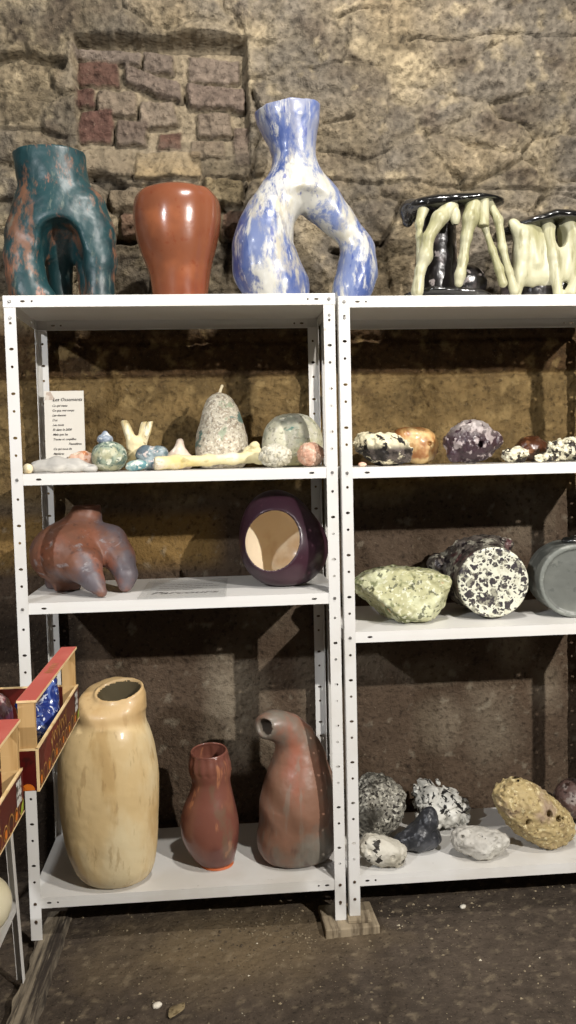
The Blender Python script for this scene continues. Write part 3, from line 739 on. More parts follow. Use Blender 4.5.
m_gn = mat('green_crackle_glaze', hx('8a9684'), .42, [dict(s=34, lo=.46, hi=.58, c=hx('4d625a'), d=8), dict(s=55, lo=.54, hi=.6, c=hx('c9cbb8'), seed=3, d=6), dict(s=9, lo=.56, hi=.66, c=hx('b6b08c'), a=.7, seed=5), dict(s=75, lo=.6, hi=.66, c=hx('33474a'), a=.7, seed=6)], [(70, .7, .004)])
m_bl = mat('grey_blue_glaze', hx('909aa6'), .45, [dict(s=35, lo=.47, hi=.58, c=hx('6b7685'), d=6), dict(s=60, lo=.57, hi=.63, c=hx('cfd2d0'), seed=3)], [(70, .5, .004)])
E0 = empty('clay_gourd', (.277, .15, Z2), 'green crackle-glazed round clay gourd with a bluish knob on top', 'ceramic gourd')
V, Q = sdfmesh(lambda P: smax(ell(P, (0, 0, .046), (.058, .055, .051)), -P[:, 2], .003), (-.075, -.07, -.003), (.075, .07, .11), .003, dsp(.004, 22, .002, 70, 37)); V[:, 2] -= V[:, 2].min()
link('body', mkmesh('body', V, Q, [m_gn]), E0)
sdfobj('knob', lambda P: smin(ell(P, (-.012, 0, .103), (.026, .024, .017)), cap(P, (-.012, 0, .11), (-.010, 0, .122), .012, .009), .01), (-.05, -.04, .075), (.03, .04, .14), .0028, m_bl, E0, disp=dsp(.003, 30, .001, 80, 39))
# forked bone
m_bn2 = mat('buff_clay_bone', hx('d5c69c'), .6, [dict(s=10, st=(1, 1, .4), lo=.47, hi=.62, c=hx('bfa96f')), dict(s=40, st=(1, 1, .3), lo=.56, hi=.66, c=hx('e9e0c4'), seed=3), dict(s=30, lo=.63, hi=.68, c=hx('8f7a52'), a=.7, seed=6)], [(50, .5, .004)])
def f(P):
    d = chain(P, [(-.012, 0, .0, .026), (-.008, 0, .05, .025), (-.004, 0, .085, .028)], .02)
    d = smin(d, cap(P, (-.01, 0, .07), (-.040, 0, .158), .019, .014), .012)
    d = smin(d, cap(P, (.008, 0, .07), (.024, .004, .162), .017, .0105), .008)
    d = smin(d, cap(P, (.012, -.004, .07), (.048, -.010, .168), .014, .009), .003)
    return smax(d, P[:, 2] - .161 + .1 * P[:, 0] * (P[:, 0] < 0), .003)
rock('clay_forked_bone', (.363, .22, Z2), f, (-.07, -.04, -.003), (.075, .04, .175), .003, m_bn2, 'cream forked clay bone standing upright with three cut prongs', 'ceramic bone', dsp(.004, 30, .0015, 80, 41))
m_ts = mat('teal_streaked_glaze', hx('8b989b'), .4, [dict(s=34, lo=.46, hi=.58, c=hx('5b6d74'), d=6), dict(s=45, lo=.55, hi=.61, c=hx('c6b9b2'), seed=3, d=6), dict(s=16, lo=.58, hi=.64, c=hx('43525c'), a=.8, seed=5)], [(50, .5, .004)], coat=.1)
rock('clay_lump', (.412, .165, Z2), lambda P: smin(ell(P, (-.018, 0, .05), (.034, .032, .032)), smin(ell(P, (.022, 0, .053), (.032, .03, .027)), ell(P, (0, 0, .02), (.035, .035, .025)), .01), .006), (-.065, -.045, -.003), (.065, .045, .095), .003, m_ts, 'blue-grey streaked double-lobed clay lump in front of the forked bone', 'ceramic piece', dsp(.004, 26, .0015, 70, 43))
m_tq = mat('turquoise_glaze', hx('8fa8a5'), .4, [dict(s=30, lo=.47, hi=.57, c=hx('57838a'), d=6), dict(s=50, lo=.55, hi=.61, c=hx('dcdccc'), seed=3)], [(50, .5, .004)], coat=.2)
rock('clay_lump', (.372, .07, Z2), lambda P: ell(P, (0, 0, .017), (.036, .022, .018), (0, -8, 0)), (-.05, -.04, -.003), (.05, .04, .05), .0028, m_tq, 'small flat turquoise clay piece at the shelf edge, left of the yellow bone', 'ceramic piece', dsp(.004, 30, .0015, 80, 45))
# long yellow bone
m_yb = mat('yellowed_clay_bone', hx('cfc499'), .58, [dict(s=7, st=(.5, 1, 1), lo=.46, hi=.62, c=hx('c9b370')), dict(s=9, lo=.5, hi=.64, c=hx('dccfc0'), seed=3, a=.8), dict(s=45, st=(.4, 1, 1), lo=.6, hi=.68, c=hx('97895a'), a=.6, seed=5)], [(40, .5, .004)])
def f(P):
    d = chain(P, [(-.158, -.06, .024, .0225), (-.10, -.04, .027, .0195), (0, .0, .03, .0165), (.08, .03, .033, .0165), (.135, .05, .036, .019)], .02)
    d = smax(d, plane(P, (-.168, -.06, .02), (-1, -.2, .0)), .003)
    d = smin(d, ell(P, (.145, .06, .050), (.032, .022, .026)), .012); d = smin(d, ell(P, (.172, .045, .036), (.028, .022, .026)), .01)
    d = smin(d, ell(P, (.155, .05, .075), (.016, .014, .014)), .01)
    return d
rock('clay_long_bone', (.595, .13, Z2), f, (-.2, -.11, -.003), (.22, .11, .10), .0032, m_yb, 'long yellowish clay bone lying across the shelf, knobbed end to the right', 'ceramic bone', dsp(.003, 24, .0015, 80, 47))
m_pw = mat('pinkish_white_clay', hx('cdbcab'), .6, [dict(s=14, lo=.48, hi=.62, c=hx('b39f90')), dict(s=45, lo=.58, hi=.66, c=hx('e5dccb'), seed=3)], [(50, .5, .004)])
def f(P): return smin(ell(P, (.0, 0, .025), (.055, .035, .032)), cap(P, (0, 0, .03), (.006, 0, .088), .034, .013), .02)
rock('clay_cone', (.495, .25, Z2), f, (-.07, -.05, -.003), (.07, .05, .12), .0032, m_pw, 'pinkish-white peaked clay piece behind the long yellow bone', 'ceramic piece', dsp(.006, 22, .002, 70, 49))
# pear gourd
m_pg = mat('white_gourd_glaze', hx('c6bda8'), .5, [dict(s=60, lo=.46, hi=.60, c=hx('a39682'), d=8), dict(s=110, lo=.52, hi=.62, c=hx('ddd6c4'), seed=3, d=5), dict(s=10, st=(1, 1, 1.6), lo=.60, hi=.64, c=hx('2f6a66'), a=.8, seed=18, d=6), dict(s=16, lo=.6, hi=.67, c=hx('8fa084'), a=.7, seed=9), dict(s=95, lo=.56, hi=.64, c=hx('6f675c'), a=.7, seed=7)], [(60, 1., .008)])
E0 = empty('clay_pear_gourd', (.638, .31, Z2), 'tall pale pear-shaped clay gourd with green specks and a short stem', 'ceramic gourd')
zz = [(0, .070), (.02, .084), (.06, .091), (.11, .088), (.16, .074), (.20, .062), (.235, .045), (.252, .026), (.258, .010)]
V, F = sweep([(.004 * math.sin(z * 14), 0, z, r, r * .95) for z, r in zz], amp=.005, seed=51, ns=14, wall=.004, depth=.02)
V[:, 2] = np.maximum(V[:, 2], 0); link('body', mkmesh('body', V, F, [m_pg]), E0)
sdfobj('stem', lambda P: chain(P, [(0, 0, .25, .007), (.004, 0, .268, .0045), (.010, 0, .282, .0055)], .004), (-.02, -.02, .235), (.03, .02, .30), .002, m_cr, E0)
m_ml = mat('pale_melon_glaze', hx('c6c3ab'), .6, [dict(s=7, lo=.45, hi=.6, c=hx('b5b088'), d=7), dict(s=14, lo=.50, hi=.62, c=hx('9fa492'), seed=3, d=7, a=.8), dict(s=45, lo=.50, hi=.62, c=hx('ccc8b6'), seed=4, d=6), dict(s=9, st=(1, 1, 1.5), lo=.62, hi=.66, c=hx('2f7a70'), a=.8, seed=26), dict(s=70, lo=.56, hi=.64, c=hx('7f7c66'), a=.7, seed=7)], [(50, .8, .006)])
fl = lambda th, s: 1 - .02 * np.abs(np.cos(th * 4 + .3)) ** 12
V, F = sweep([(0, 0, 0, .055, .055), (0, 0, .012, .083, .08), (0, 0, .05, .103, .1), (0, 0, .09, .106, .102), (.0, 0, .135, .094, .09), (0, 0, .168, .064, .06), (0, 0, .181, .03, .028), (0, 0, .181, .006, .006)], amp=.004, seed=53, ns=12, wall=.003, depth=.004, flute=fl)
V[:, 2] = np.maximum(V[:, 2], 0)
o = link('clay_melon', mkmesh('clay_melon', V, F, [m_ml]), None, (.885, .29, Z2)); tag(o, 'large pale green ribbed clay melon at the right end of the shelf', 'ceramic gourd')
def knobby(amp, s, seed):
    def d(P):
        F1, F2, ID = worley(P * s, seed); return -amp * np.clip((F2 - F1) / .35, 0, 1) + amp * .5
    return d
m_mw = mat('white_crackle_clay', hx('c2bead'), .55, [dict(s=40, lo=.5, hi=.6, c=hx('b3ad97')), dict(s=75, lo=.58, hi=.64, c=hx('8f8a78'), a=.7, seed=3)], [(60, .5, .004)])
rock('clay_small_gourd', (.811, .085, Z2), lambda P: ell(P, (0, 0, .036), (.052, .048, .038)), (-.07, -.07, -.003), (.07, .07, .09), .0026, m_mw, 'small white wrinkled clay ball in front of the pale melon', 'ceramic gourd', knobby(.005, 48, 55))
m_pn = mat('salmon_crackle_clay', hx('bd937c'), .5, [dict(s=30, lo=.5, hi=.6, c=hx('cdb09a')), dict(s=80, lo=.57, hi=.63, c=hx('a06f58'), a=.7, seed=3)], [(60, .5, .004)])
rock('clay_small_gourd', (.925, .085, Z2), lambda P: ell(P, (0, 0, .039), (.043, .042, .040)), (-.06, -.06, -.003), (.06, .06, .09), .0026, m_pn, 'small salmon-pink crackled clay ball at the right end of the shelf', 'ceramic gourd', knobby(.0025, 70, 57))

# ---- printed card
m_pa = mat('ivory_card', hx('e2dccf'), .7, [dict(s=4, lo=.5, hi=.8, c=hx('d5cbbb'), a=.5)])
m_ink = mat('black_ink', hx('2a2422'), .7)
def text(parent, name, s, x, z, size, m, align='LEFT', shear=.35, rot=(PI / 2, 0, 0), y=-.0012, bold=0):
    cu = bpy.data.curves.new(name, 'FONT'); cu.body = s; cu.size = size; cu.shear = shear; cu.align_x = align; cu.offset = bold; cu.resolution_u = 2
    t = bpy.data.objects.new(name + '_tmp', cu); COL.objects.link(t)
    dg = bpy.context.evaluated_depsgraph_get(); dg.update()
    me = bpy.data.meshes.new_from_object(t.evaluated_get(dg)); me.name = name
    bpy.data.objects.remove(t); bpy.data.curves.remove(cu)
    me.materials.clear(); me.materials.append(m)
    return link(name, me, parent, (x, y, z), rot)
def joined_text(parent, name, rows, m, shear=.35, rot=(PI / 2, 0, 0), bold=0):
    """rows (string, x, z, size, align) -> ONE mesh lying 1 mm off the sheet"""
    Vs = []; Fs = []
    for (s, x, z, size, al) in rows:
        o = text(None, 'row', s, 0, 0, size, m, al, shear, (0, 0, 0), 0, bold)
        b = len(Vs); Vs += [(v.co.x + x, v.co.y + z, 0) for v in o.data.vertices]; Fs += [[b + i for i in p.vertices] for p in o.data.polygons]
        me = o.data; bpy.data.objects.remove(o); bpy.data.meshes.remove(me)
    return link(name, mkmesh(name, Vs, Fs, [m], False), parent, (0, -.0012, 0), rot)
E0 = empty('printed_card', (.095, .395, Z2), 'tall ivory printed card with lines of script leaning at the back left', 'card', rot=(-.05, 0, 0))
mb = MB(); mb.box(-.0685, 0, 0, .0685, .0012, .283); mb.obj('sheet', m_pa, E0)
rows = [('Les Ossements', .062, .247, .0165, 'RIGHT')]
for k, (s, x) in enumerate([('Ce qui reste', 0), ('Ce que nos corps', 0), ('Les douces', 0), ("L'os", 0), ('Les mots', 0), ('Et dans le 2020', 0), ('Mais que les', 0), ('Traces et coquilles', 0), ('        Poussières', .03), ('Ce qui nous lie', 0), ('Matières', 0), ('Sans rien dire', 0)]):
    rows.append((s, -.042 + x, .228 - k * .0168, .0105, 'LEFT'))
joined_text(E0, 'printed_text', rows, m_ink, bold=.0002)
mb = MB(); mb.v += [Vector(p) for p in ((-.066, -.0006, .252), (-.030, -.0006, .252), (-.046, -.0006, .281), (-.060, -.0006, .279))]; mb.f.append([0, 1, 2, 3])
mb.obj('printed_drawing', mat('faded_brown_print', hx('c0ad9c'), .7, [dict(s=60, lo=.45, hi=.6, c=hx('d8cdbe'))]), E0)

# ================= left unit, third shelf
Z3 = 1.0698
m_cr2 = mat('rust_and_slate_slip', hx('75503f'), .5, [dict(s=5, lo=.44, hi=.6, c=hx('5d565a'), d=7), dict(s=8, lo=.52, hi=.66, c=hx('86543f'), seed=3, d=7, a=.85), dict(s=14, dist=1.5, lo=.58, hi=.66, c=hx('918c8c'), a=.65, seed=6, d=8, r=.7), dict(s=60, lo=.6, hi=.68, c=hx('4a3833'), a=.5, seed=7)], [(24, .3, .006)], spec=.5)
def f(P):
    d = ell(P, (-.052, .01, .128), (.126, .12, .104), (0, -8, 0))
    d = smin(d, chain(P, [(-.02, .03, .18, .075), (.005, .04, .24, .048), (.017, .04, .283, .039)], .03), .03)
    d = smin(d, chain(P, [(.015, .02, .155, .085), (.082, .005, .150, .062), (.122, -.025, .105, .046), (.146, -.06, .055, .031), (.143, -.075, .02, .021)], .03), .02)
    d = smin(d, chain(P, [(-.02, -.03, .12, .09), (.012, -.085, .095, .056), (.048, -.135, .052, .031), (.078, -.165, .016, .017)], .03), .02)
    d = smin(d, chain(P, [(-.09, .06, .06, .055), (-.10, .08, .02, .045)], .02), .02)
    d = smin(d, chain(P, [(-.06, .02, .06, .06), (-.06, .02, .02, .045)], .02), .02)
    d = smax(d, P[:, 2] - .283, .004)
    return smax(d, -cap(P, (.0, .035, .16), (.015, .04, .31), .04, .033), .004)
rock('bulbous_vessel', (.17, .23, Z3), f, (-.19, -.2, -.004), (.19, .18, .30), .004, m_cr2, 'bulbous rust and slate ceramic vessel with two drooping limbs and a short neck', 'vessel', dsp(.004, 14, .001, 60, 61))
m_pur = mat('aubergine_glaze', hx('34212a'), .34, [dict(s=3, lo=.45, hi=.7, c=hx('432a33')), dict(s=60, lo=.62, hi=.7, c=hx('5c4149'), a=.4, seed=4)], [(12, .08, .01)], spec=.4, coat=.08)
m_in = mat('cream_inner_glaze', hx('ecdcc0'), .35, [dict(s=6, lo=.45, hi=.7, c=hx('cfae84')), dict(s=30, lo=.62, hi=.7, c=hx('ead6b6'), a=.6, seed=4)], [(20, .2, .006)], coat=.2)
def outer(P):
    d = ell(P, (.010, 0, .125), (.149, .124, .135)); d = smin(d, ell(P, (-.018, .0, .212), (.106, .10, .110)), .06)
    return smax(d, -P[:, 2], .012)
def f(P):
    d = outer(P)
    Q = P - np.array([-.035, 0, .160]); ct = np.cos(.30); st = np.sin(.30); qx = Q[:, 0] * ct + Q[:, 2] * st * .0; qz = Q[:, 2] - .12 * Q[:, 0]
    hole = np.maximum((np.sqrt((qx / .083) ** 2 + (qz / .097) ** 2) - 1) * .083, P[:, 1] + .02)
    d = smax(d, -(outer(P) + .013), .003)
    return smax(d, -hole, .006)
V, Q = sdfmesh(f, (-.17, -.15, -.006), (.175, .15, .345), .0042, None); zmn = V[:, 2].min(); c = V[Q].mean(1); 
msk = (outer(c) < -.0052); V[:, 2] -= zmn
E0 = empty('egg_vessel', (.832, .20, Z3), 'dark aubergine egg-shaped ceramic vessel with an oval opening and cream inside', 'vessel')
(a, b) = split(V, Q, msk); link('shell', mkmesh('shell', a[0], a[1], [m_pur]), E0); tag(link('lining', mkmesh('lining', b[0], b[1], [m_in]), E0), 'cream glazed inside')
# acrylic sheet over a printed page
m_ac = bpy.data.materials.new('clear_acrylic'); m_ac.use_nodes = True; b_ = m_ac.node_tree.nodes['Principled BSDF']
b_.inputs['Roughness'].default_value = .08; b_.inputs['Base Color'].default_value = (.45, .46, .45, 1); b_.inputs['Alpha'].default_value = .16
m_pg2 = mat('white_page', hx('c9c7c2'), .7)
E0 = empty('printed_page', (.515, .19, Z3), 'white printed page lying flat on the shelf between the two vessels', 'page', rot=(0, 0, -.02))
mb = MB(); mb.box(-.125, -.17, .0, .125, .15, .0005); mb.obj('sheet', m_pg2, E0)
rws = [('Le corps des pierres et des formes', -.09, .09, .012, 'LEFT'), ('façonnées dans la terre cuite et la cendre', -.10, .05, .012, 'LEFT'), ('retrouvées au bord du chemin', -.10, .01, .012, 'LEFT'), ('Parcours', .1, -.105, .06, 'RIGHT'), ('2020', -.09, -.085, .014, 'LEFT'), ('porcelaine, grès, faïence', -.1, -.03, .012, 'LEFT')]
for rw in rws:
    jt = joined_text(E0, 'printed_line', [rw], m_ink, rot=(0, 0, 0), bold=.0008); jt.location = (0, 0, .0008)
o = MB().box(-.138, -.205, 0, .138, .17, .004).obj('acrylic_sheet', m_ac, None, (.508, .20, Z3 + .0014), (0, 0, -.02), bevel=.0008); tag(o, 'clear acrylic sheet laid over the printed page', 'sheet')
o = MB().box(-.045, -.03, 0, .045, .03, .0004).obj('paper_slip', m_pg2, None, (.225, .145, Z3 + .0002), (0, 0, .5)); tag(o, 'small white paper slip under the rust-coloured vessel', 'paper')

# ================= left unit, bottom shelf
Z4 = .1362
m_c = mat('cream_slip', hx('ccb283'), .42, [dict(s=5, st=(1, 1, .5), lo=.45, hi=.65, c=hx('d4c39c')), dict(s=14, st=(1, 1, .25), lo=.50, hi=.64, c=hx('b3925f'), a=.6, seed=3, d=7), dict(s=40, st=(1, 1, .25), lo=.58, hi=.68, c=hx('94774e'), a=.45, seed=5), dict(t='axis', s=1, ax=2, lo=.515, hi=.545, c=hx('b59468'), a=.55)], [(22, .25, .006)], spec=.4, coat=.1)
m_dk = mat('dark_inside', hx('3a3226'), .7)
CR = catmull([(0, .015, .062, .062), (.012, .012, .096, .086), (.05, .006, .122, .106), (.14, -.001, .142, .118), (.25, -.004, .151, .125), (.34, -.004, .153, .126), (.43, -.005, .147, .12), (.485, -.001, .132, .11),
    (.520, .008, .112, .097), (.542, .012, .105, .092), (.575, .012, .106, .092), (.64, .012, .104, .090)], 120)
def f(P):
    x, y, z = P.T
    cx, rx, ry = (np.interp(z, CR[:, 0], CR[:, i]) * (1.045 if i == 2 else 1) for i in (1, 2, 3)); th = np.arctan2(y, x - cx)
    q = np.sqrt(((x - cx) / rx) ** 2 + (y / ry) ** 2) - .018 * np.cos(3 * th + 1) - .010 * np.cos(5 * th)
    d = (q - 1) * ry
    pt = plane(P, (.02, 0, .618), (-.12, -.46, 1))
    top = smax(d, pt, .030)
    lip = smax(np.maximum(np.abs(np.sqrt(((x - .042) / .074) ** 2 + ((y + .006) / .050) ** 2) - 1) * .050 - .0035, -.1), pt - .012 + .0 * x, .004); lip = smax(lip, .57 - z, .002)
    d = smin(top, lip, .014)
    hol = smax((np.sqrt(((x - .042) / .074) ** 2 + ((y + .006) / .050) ** 2) - 1) * .050 + .0035, .46 - z, .01)
    big = smax((q - 1) * ry + .014, np.maximum(z - .53, .25 - z), .01)
    d = smax(d, -np.minimum(hol, big), .004)
    return smax(d, -z, .006)
V, Q = sdfmesh(f, (-.18, -.15, -.006), (.18, .15, .67), .0044, dsp(.004, 9, .001, 40, 71)); V[:, 2] = np.maximum(V[:, 2], 0); c = V[Q].mean(1)
cx, rx, ry = (np.interp(c[:, 2], CR[:, 0], CR[:, i]) for i in (1, 2, 3))
ins = (np.sqrt(((c[:, 0] - .042) / .074) ** 2 + ((c[:, 1] + .006) / .050) ** 2) < .96) & (plane(c, (.02, 0, .618), (-.12, -.46, 1)) < .004) & (c[:, 2] > .4) | ((np.sqrt(((c[:, 0] - cx) / rx) ** 2 + (c[:, 1] / ry) ** 2) < .94) & (c[:, 2] > .2) & (c[:, 2] < .533))
E0 = empty('tall_cream_vase', (.247, .095, Z4), 'tall cream swollen ceramic vase with a tilted lopsided mouth', 'vase')
(a, b2) = split(V, Q, ins); link('body', mkmesh('body', a[0], a[1], [m_c]), E0)
tag(link('inner_wall', mkmesh('inner_wall', b2[0], b2[1], [mat('dark_vase_inside', hx('4f4632'), .8)]), E0), 'dark inside')  # faces inside the mouth take a darker brown than the body
m_r = mat('red_brown_burnish', hx('774c40'), .32, [dict(s=5, lo=.45, hi=.62, c=hx('613b34'), d=5), dict(s=9, st=(1, 1, .5), lo=.53, hi=.66, c=hx('835644'), seed=3, a=.9), dict(s=26, st=(1, 1, .2), lo=.6, hi=.66, c=hx('b37a58'), a=.7, seed=5), dict(s=14, st=(1, 1, .5), lo=.58, hi=.68, c=hx('6b5a48'), a=.6, seed=9)], [(20, .2, .006)], spec=.5, coat=.25)
def flr(th, s): return 1 + np.where((s > .68) & (s < .9), .018 * np.cos(th * 16), 0) + .02 * np.cos(2 * th + .6) * (s < .7)
V, F = sweep([(.018, 0, .006, .047, .047, 0, 1, 0), (.014, 0, .012, .060, .058, 0, 1, 0), (.006, 0, .05, .080, .078, 0, 1, 0), (.0, 0, .10, .094, .09, 0, 1, 0), (-.002, 0, .15, .096, .09, 0, 1, 0), (.0, 0, .20, .086, .082, 0, 1, 0), (.006, 0, .25, .070, .068, 0, 1, 0), (.008, 0, .285, .0625, .062, 0, 1, 0), (.006, 0, .315, .068, .065, 0, 1, 0), (.004, 0, .345, .070, .066, 0, 1, 0), (.003, 0, .368, .065, .062, 0, 1, 0), (.003, -.002, .384, .063, .058, -.02, 1, -.10), (.003, -.004, .390, .061, .056, -.02, 1, -.16)], seg=96, m=90, wall=.006, depth=.14, flute=flr, amp=.002, seed=73, ns=12)
E0 = empty('red_bud_vase', (.567, .16, Z4), 'small red-brown ceramic vase with a ribbed bulbous rim and orange foot', 'vase')
link('body', mkmesh('body', V, F, [m_r]), E0)
MB().cyl((.020, 0, 0), (0, 0, 1), .056, .007, 48, .052).obj('foot', mat('bare_orange_clay', hx('c0673e'), .6), E0, smooth=False, bevel=.0015)
m_g = mat('smoke_fired_gourd', hx('7c5c4b'), .42, [dict(s=4.5, lo=.45, hi=.62, c=hx('6c665c'), d=7), dict(s=7, st=(1, 1, .5), lo=.52, hi=.70, c=hx('935743'), seed=3, a=.7, d=7), dict(s=30, st=(1, 1, .15), lo=.55, hi=.68, c=hx('7e766a'), a=.5, seed=5), dict(s=12, st=(1, 1, .4), lo=.62, hi=.7, c=hx('4e3a34'), a=.6, seed=9)], [(24, .25, .006)], spec=.45, coat=.08)
def f(P):
    P = P * np.array([.965, 1, 1.03]); x, y, z = P.T
    d = chain(P, [(-.005, 0, .085, .112), (.003, 0, .19, .112), (.010, 0, .28, .092), (.012, 0, .35, .076)], .06)
    d = smin(d, ell(P, (-.005, 0, .06), (.124, .108, .075), None, 2.6), .04)
    d = smin(d, chain(P, [(.012, 0, .36, .070), (.002, -.004, .42, .058), (-.028, -.014, .463, .050), (-.068, -.03, .485, .044), (-.094, -.045, .487, .042)], .03), .03)
    d = smin(d, chain(P, [(.06, .0, .40, .012), (.085, -.01, .28, .016), (.10, -.02, .16, .012)], .03), .03)
    d = smax(d, plane(P, (-.106, -.07, .49), (-.8, -.62, .05)), .010)
    hole = cap(P, (-.125, -.085, .492), (-.06, -.03, .485), .026, .028)
    d = smax(d, -hole, .008)
    d = smax(d, -cap(P, (-.01, -.0, .12), (.005, 0, .30), .08, .06), .004)
    return smax(d, -z, .012) 
rock('bent_neck_vase', (.862, .175, Z4), f, (-.18, -.15, -.008), (.17, .15, .56), .0044, m_g, 'grey and rust gourd-shaped ceramic vase with its neck bent to the left', 'vase', dsp(.0035, 10, .001, 50, 75))

# ================= right unit, second shelf
ZR2 = 1.4638
m_bw = mat('black_and_cream_rock', hx('28231f'), .6, [dict(s=16, lo=.5, hi=.6, c=hx('59504a')), dict(t='axis', ax=2, s=1, lo=.050, hi=.075, c=hx('d8cfae'), a=.9), dict(s=24, lo=.54, hi=.6, c=hx('d8cfb0'), seed=3, d=6), dict(s=26, lo=.56, hi=.61, c=hx('1f1a18'), seed=6, d=6)], [(60, .8, .005)])
def f(P): return smin(ell(P, (-.005, 0, .058), (.098, .065, .047), (0, 9, 0), 2.3), ell(P, (.02, 0, .03), (.06, .05, .035)), .02)
rock('black_cream_rock', (1.168, .12, ZR2), f, (-.12, -.09, -.004), (.12, .09, .13), .0028, m_bw, 'jagged rock, black below and cream on top, beside the middle post', 'rock', dsp(.018, 16, .007, 55, 81))
m_or = mat('orange_flint', hx('bd9560'), .42, [dict(s=6, st=(2.2, 1, .5), lo=.46, hi=.54, c=hx('8f5c33'), seed=2), dict(s=7, lo=.5, hi=.62, c=hx('cfb37f'), seed=3), dict(s=50, lo=.6, hi=.68, c=hx('7a5a38'), a=.5, seed=6)], [(40, .3, .004)], coat=.2)
def f(P): return smax(smin(ell(P, (.02, 0, .062), (.066, .055, .064)), ell(P, (-.03, 0, .075), (.055, .05, .055)), .02), -cap(P, (.045, -.09, .07), (.045, -.04, .07), .007, .006), .004)
rock('orange_flint_rock', (1.305, .26, ZR2), f, (-.1, -.08, -.004), (.11, .08, .15), .0032, m_or, 'smooth orange-tan lump with a small dark hole, behind the black and cream rock', 'rock', dsp(.006, 16, .002, 50, 83))
m_pw2 = mat('purple_white_slag', hx('3c2c31'), .4, [dict(s=14, lo=.5, hi=.62, c=hx('2f1d22')), dict(s=34, lo=.52, hi=.58, c=hx('a79a98'), seed=3, d=6, a=.85), dict(t='axis', ax=2, s=1, lo=.08, hi=.14, c=hx('b8b0aa'), a=.5), dict(s=40, lo=.57, hi=.62, c=hx('34222a'), seed=6, d=6)], [(60, .8, .005)], coat=.2)
def f(P):
    d = smin(ell(P, (0, 0, .068), (.082, .07, .07)), ell(P, (-.06, 0, .075), (.035, .04, .035)), .02)
    d = smin(d, ell(P, (.072, 0, .075), (.03, .035, .03)), .015); d = smin(d, ell(P, (.0, 0, .118), (.05, .045, .026)), .015)
    d = smin(d, ell(P, (-.068, -.02, .03), (.02, .02, .025)), .01)
    return smax(d, -cap(P, (.015, -.12, .064), (.01, -.035, .06), .012, .010), .006)
rock('purple_slag_rock', (1.474, .15, ZR2), f, (-.12, -.1, -.004), (.12, .1, .16), .0028, m_pw2, 'knobby purple rock frosted white with a dark hole in its front', 'rock', dsp(.012, 24, .005, 65, 85))
m_wb = mat('black_and_white_slag', hx('d6d0b6'), .5, [dict(s=34, lo=.49, hi=.55, c=hx('2a241f'), d=5), dict(s=70, lo=.57, hi=.63, c=hx('8c8468'), a=.7, seed=3)], [(60, .8, .005)])
def f(P): return smin(ell(P, (.0, 0, .022), (.046, .03, .024)), cap(P, (.0, 0, .03), (.01, 0, .052), .02, .008), .015)
rock('slag_fragment', (1.615, .13, ZR2), f, (-.065, -.05, -.004), (.065, .05, .08), .0024, m_wb, 'small peaked white and black fragment right of the purple rock', 'rock', dsp(.016, 32, .006, 80, 87))
m_bd = mat('brown_glassy_rock', hx('50301f'), .35, [dict(s=9, lo=.5, hi=.62, c=hx('3d3629')), dict(s=30, lo=.58, hi=.65, c=hx('8a6040'), a=.7, seed=3)], [(40, .5, .005)], coat=.3)
rock('brown_glassy_rock', (1.735, .30, ZR2), lambda P: ell(P, (0, 0, .04), (.062, .045, .045)), (-.09, -.07, -.004), (.09, .07, .11), .003, m_bd, 'brown glassy rock behind the small fragments', 'rock', dsp(.012, 20, .004, 60, 89))
rock('slag_fragment', (1.71, .10, ZR2), lambda P: ell(P, (0, 0, .012), (.045, .02, .015)), (-.065, -.04, -.004), (.065, .04, .05), .0024, m_wb, 'low flat black and white fragment at the shelf edge before the spiky clump', 'rock', dsp(.012, 34, .005, 80, 90))
def f(P): return ell(P, (0, 0, .036), (.085, .04, .036))
rock('spiky_slag_clump', (1.825, .17, ZR2), f, (-.12, -.07, -.004), (.12, .07, .11), .0026, m_wb, 'spiky black and white clump cut by the right edge of the frame', 'rock', dsp(.026, 34, .008, 80, 91))
rock('pebble', (1.085, .04, ZR2), lambda P: ell(P, (0, 0, .007), (.014, .01, .008)), (-.02, -.02, -.003), (.02, .02, .02), .0015, m_pk, 'tiny brown pebble beside the middle post on the right unit', 'pebble', dsp(.002, 60, .001, 120, 92))

# ================= right unit, third shelf
ZR3 = .9408
m_gb = mat('lichen_green_boulder', hx('a7a57e'), .6, [dict(s=9, lo=.46, hi=.6, c=hx('c2c39e'), d=6), dict(s=15, lo=.54, hi=.62, c=hx('5f6540'), seed=3, d=7, a=.85), dict(s=50, lo=.58, hi=.63, c=hx('3f4230'), seed=5, d=5, a=.8), dict(s=8, lo=.64, hi=.69, c=hx('a8744c'), a=.7, seed=7), dict(s=70, lo=.56, hi=.62, c=hx('d6d6bc'), a=.7, seed=8)], [(50, .7, .005)])
def f(P):
    d = ell(P, (0, 0, .082), (.168, .115, .095), (0, 2, 0), 2.7)
    for c, n in (((-.09, 0, .05), (-.75, -.25, -.75)), ((.08, 0, .16), (.18, -.1, 1)), ((-.13, 0, .15), (-.6, 0, .9)), ((.12, -.05, .06), (.85, -.5, -.45)), ((.02, -.085, .10), (.1, -1, .25)), ((.02, 0, .168), (0, -.2, 1)), ((-.06, -.06, .12), (-.3, -.8, .7))):
        d = smax(d, plane(P, c, n), .012)
    return d
rock('green_boulder', (1.236, .165, ZR3), f, (-.2, -.14, -.01), (.2, .14, .2), .0035, m_gb, 'large angular pale green mottled rock beside the middle post', 'rock', dsp(.016, 11, .009, 40, 93, .012, 24))
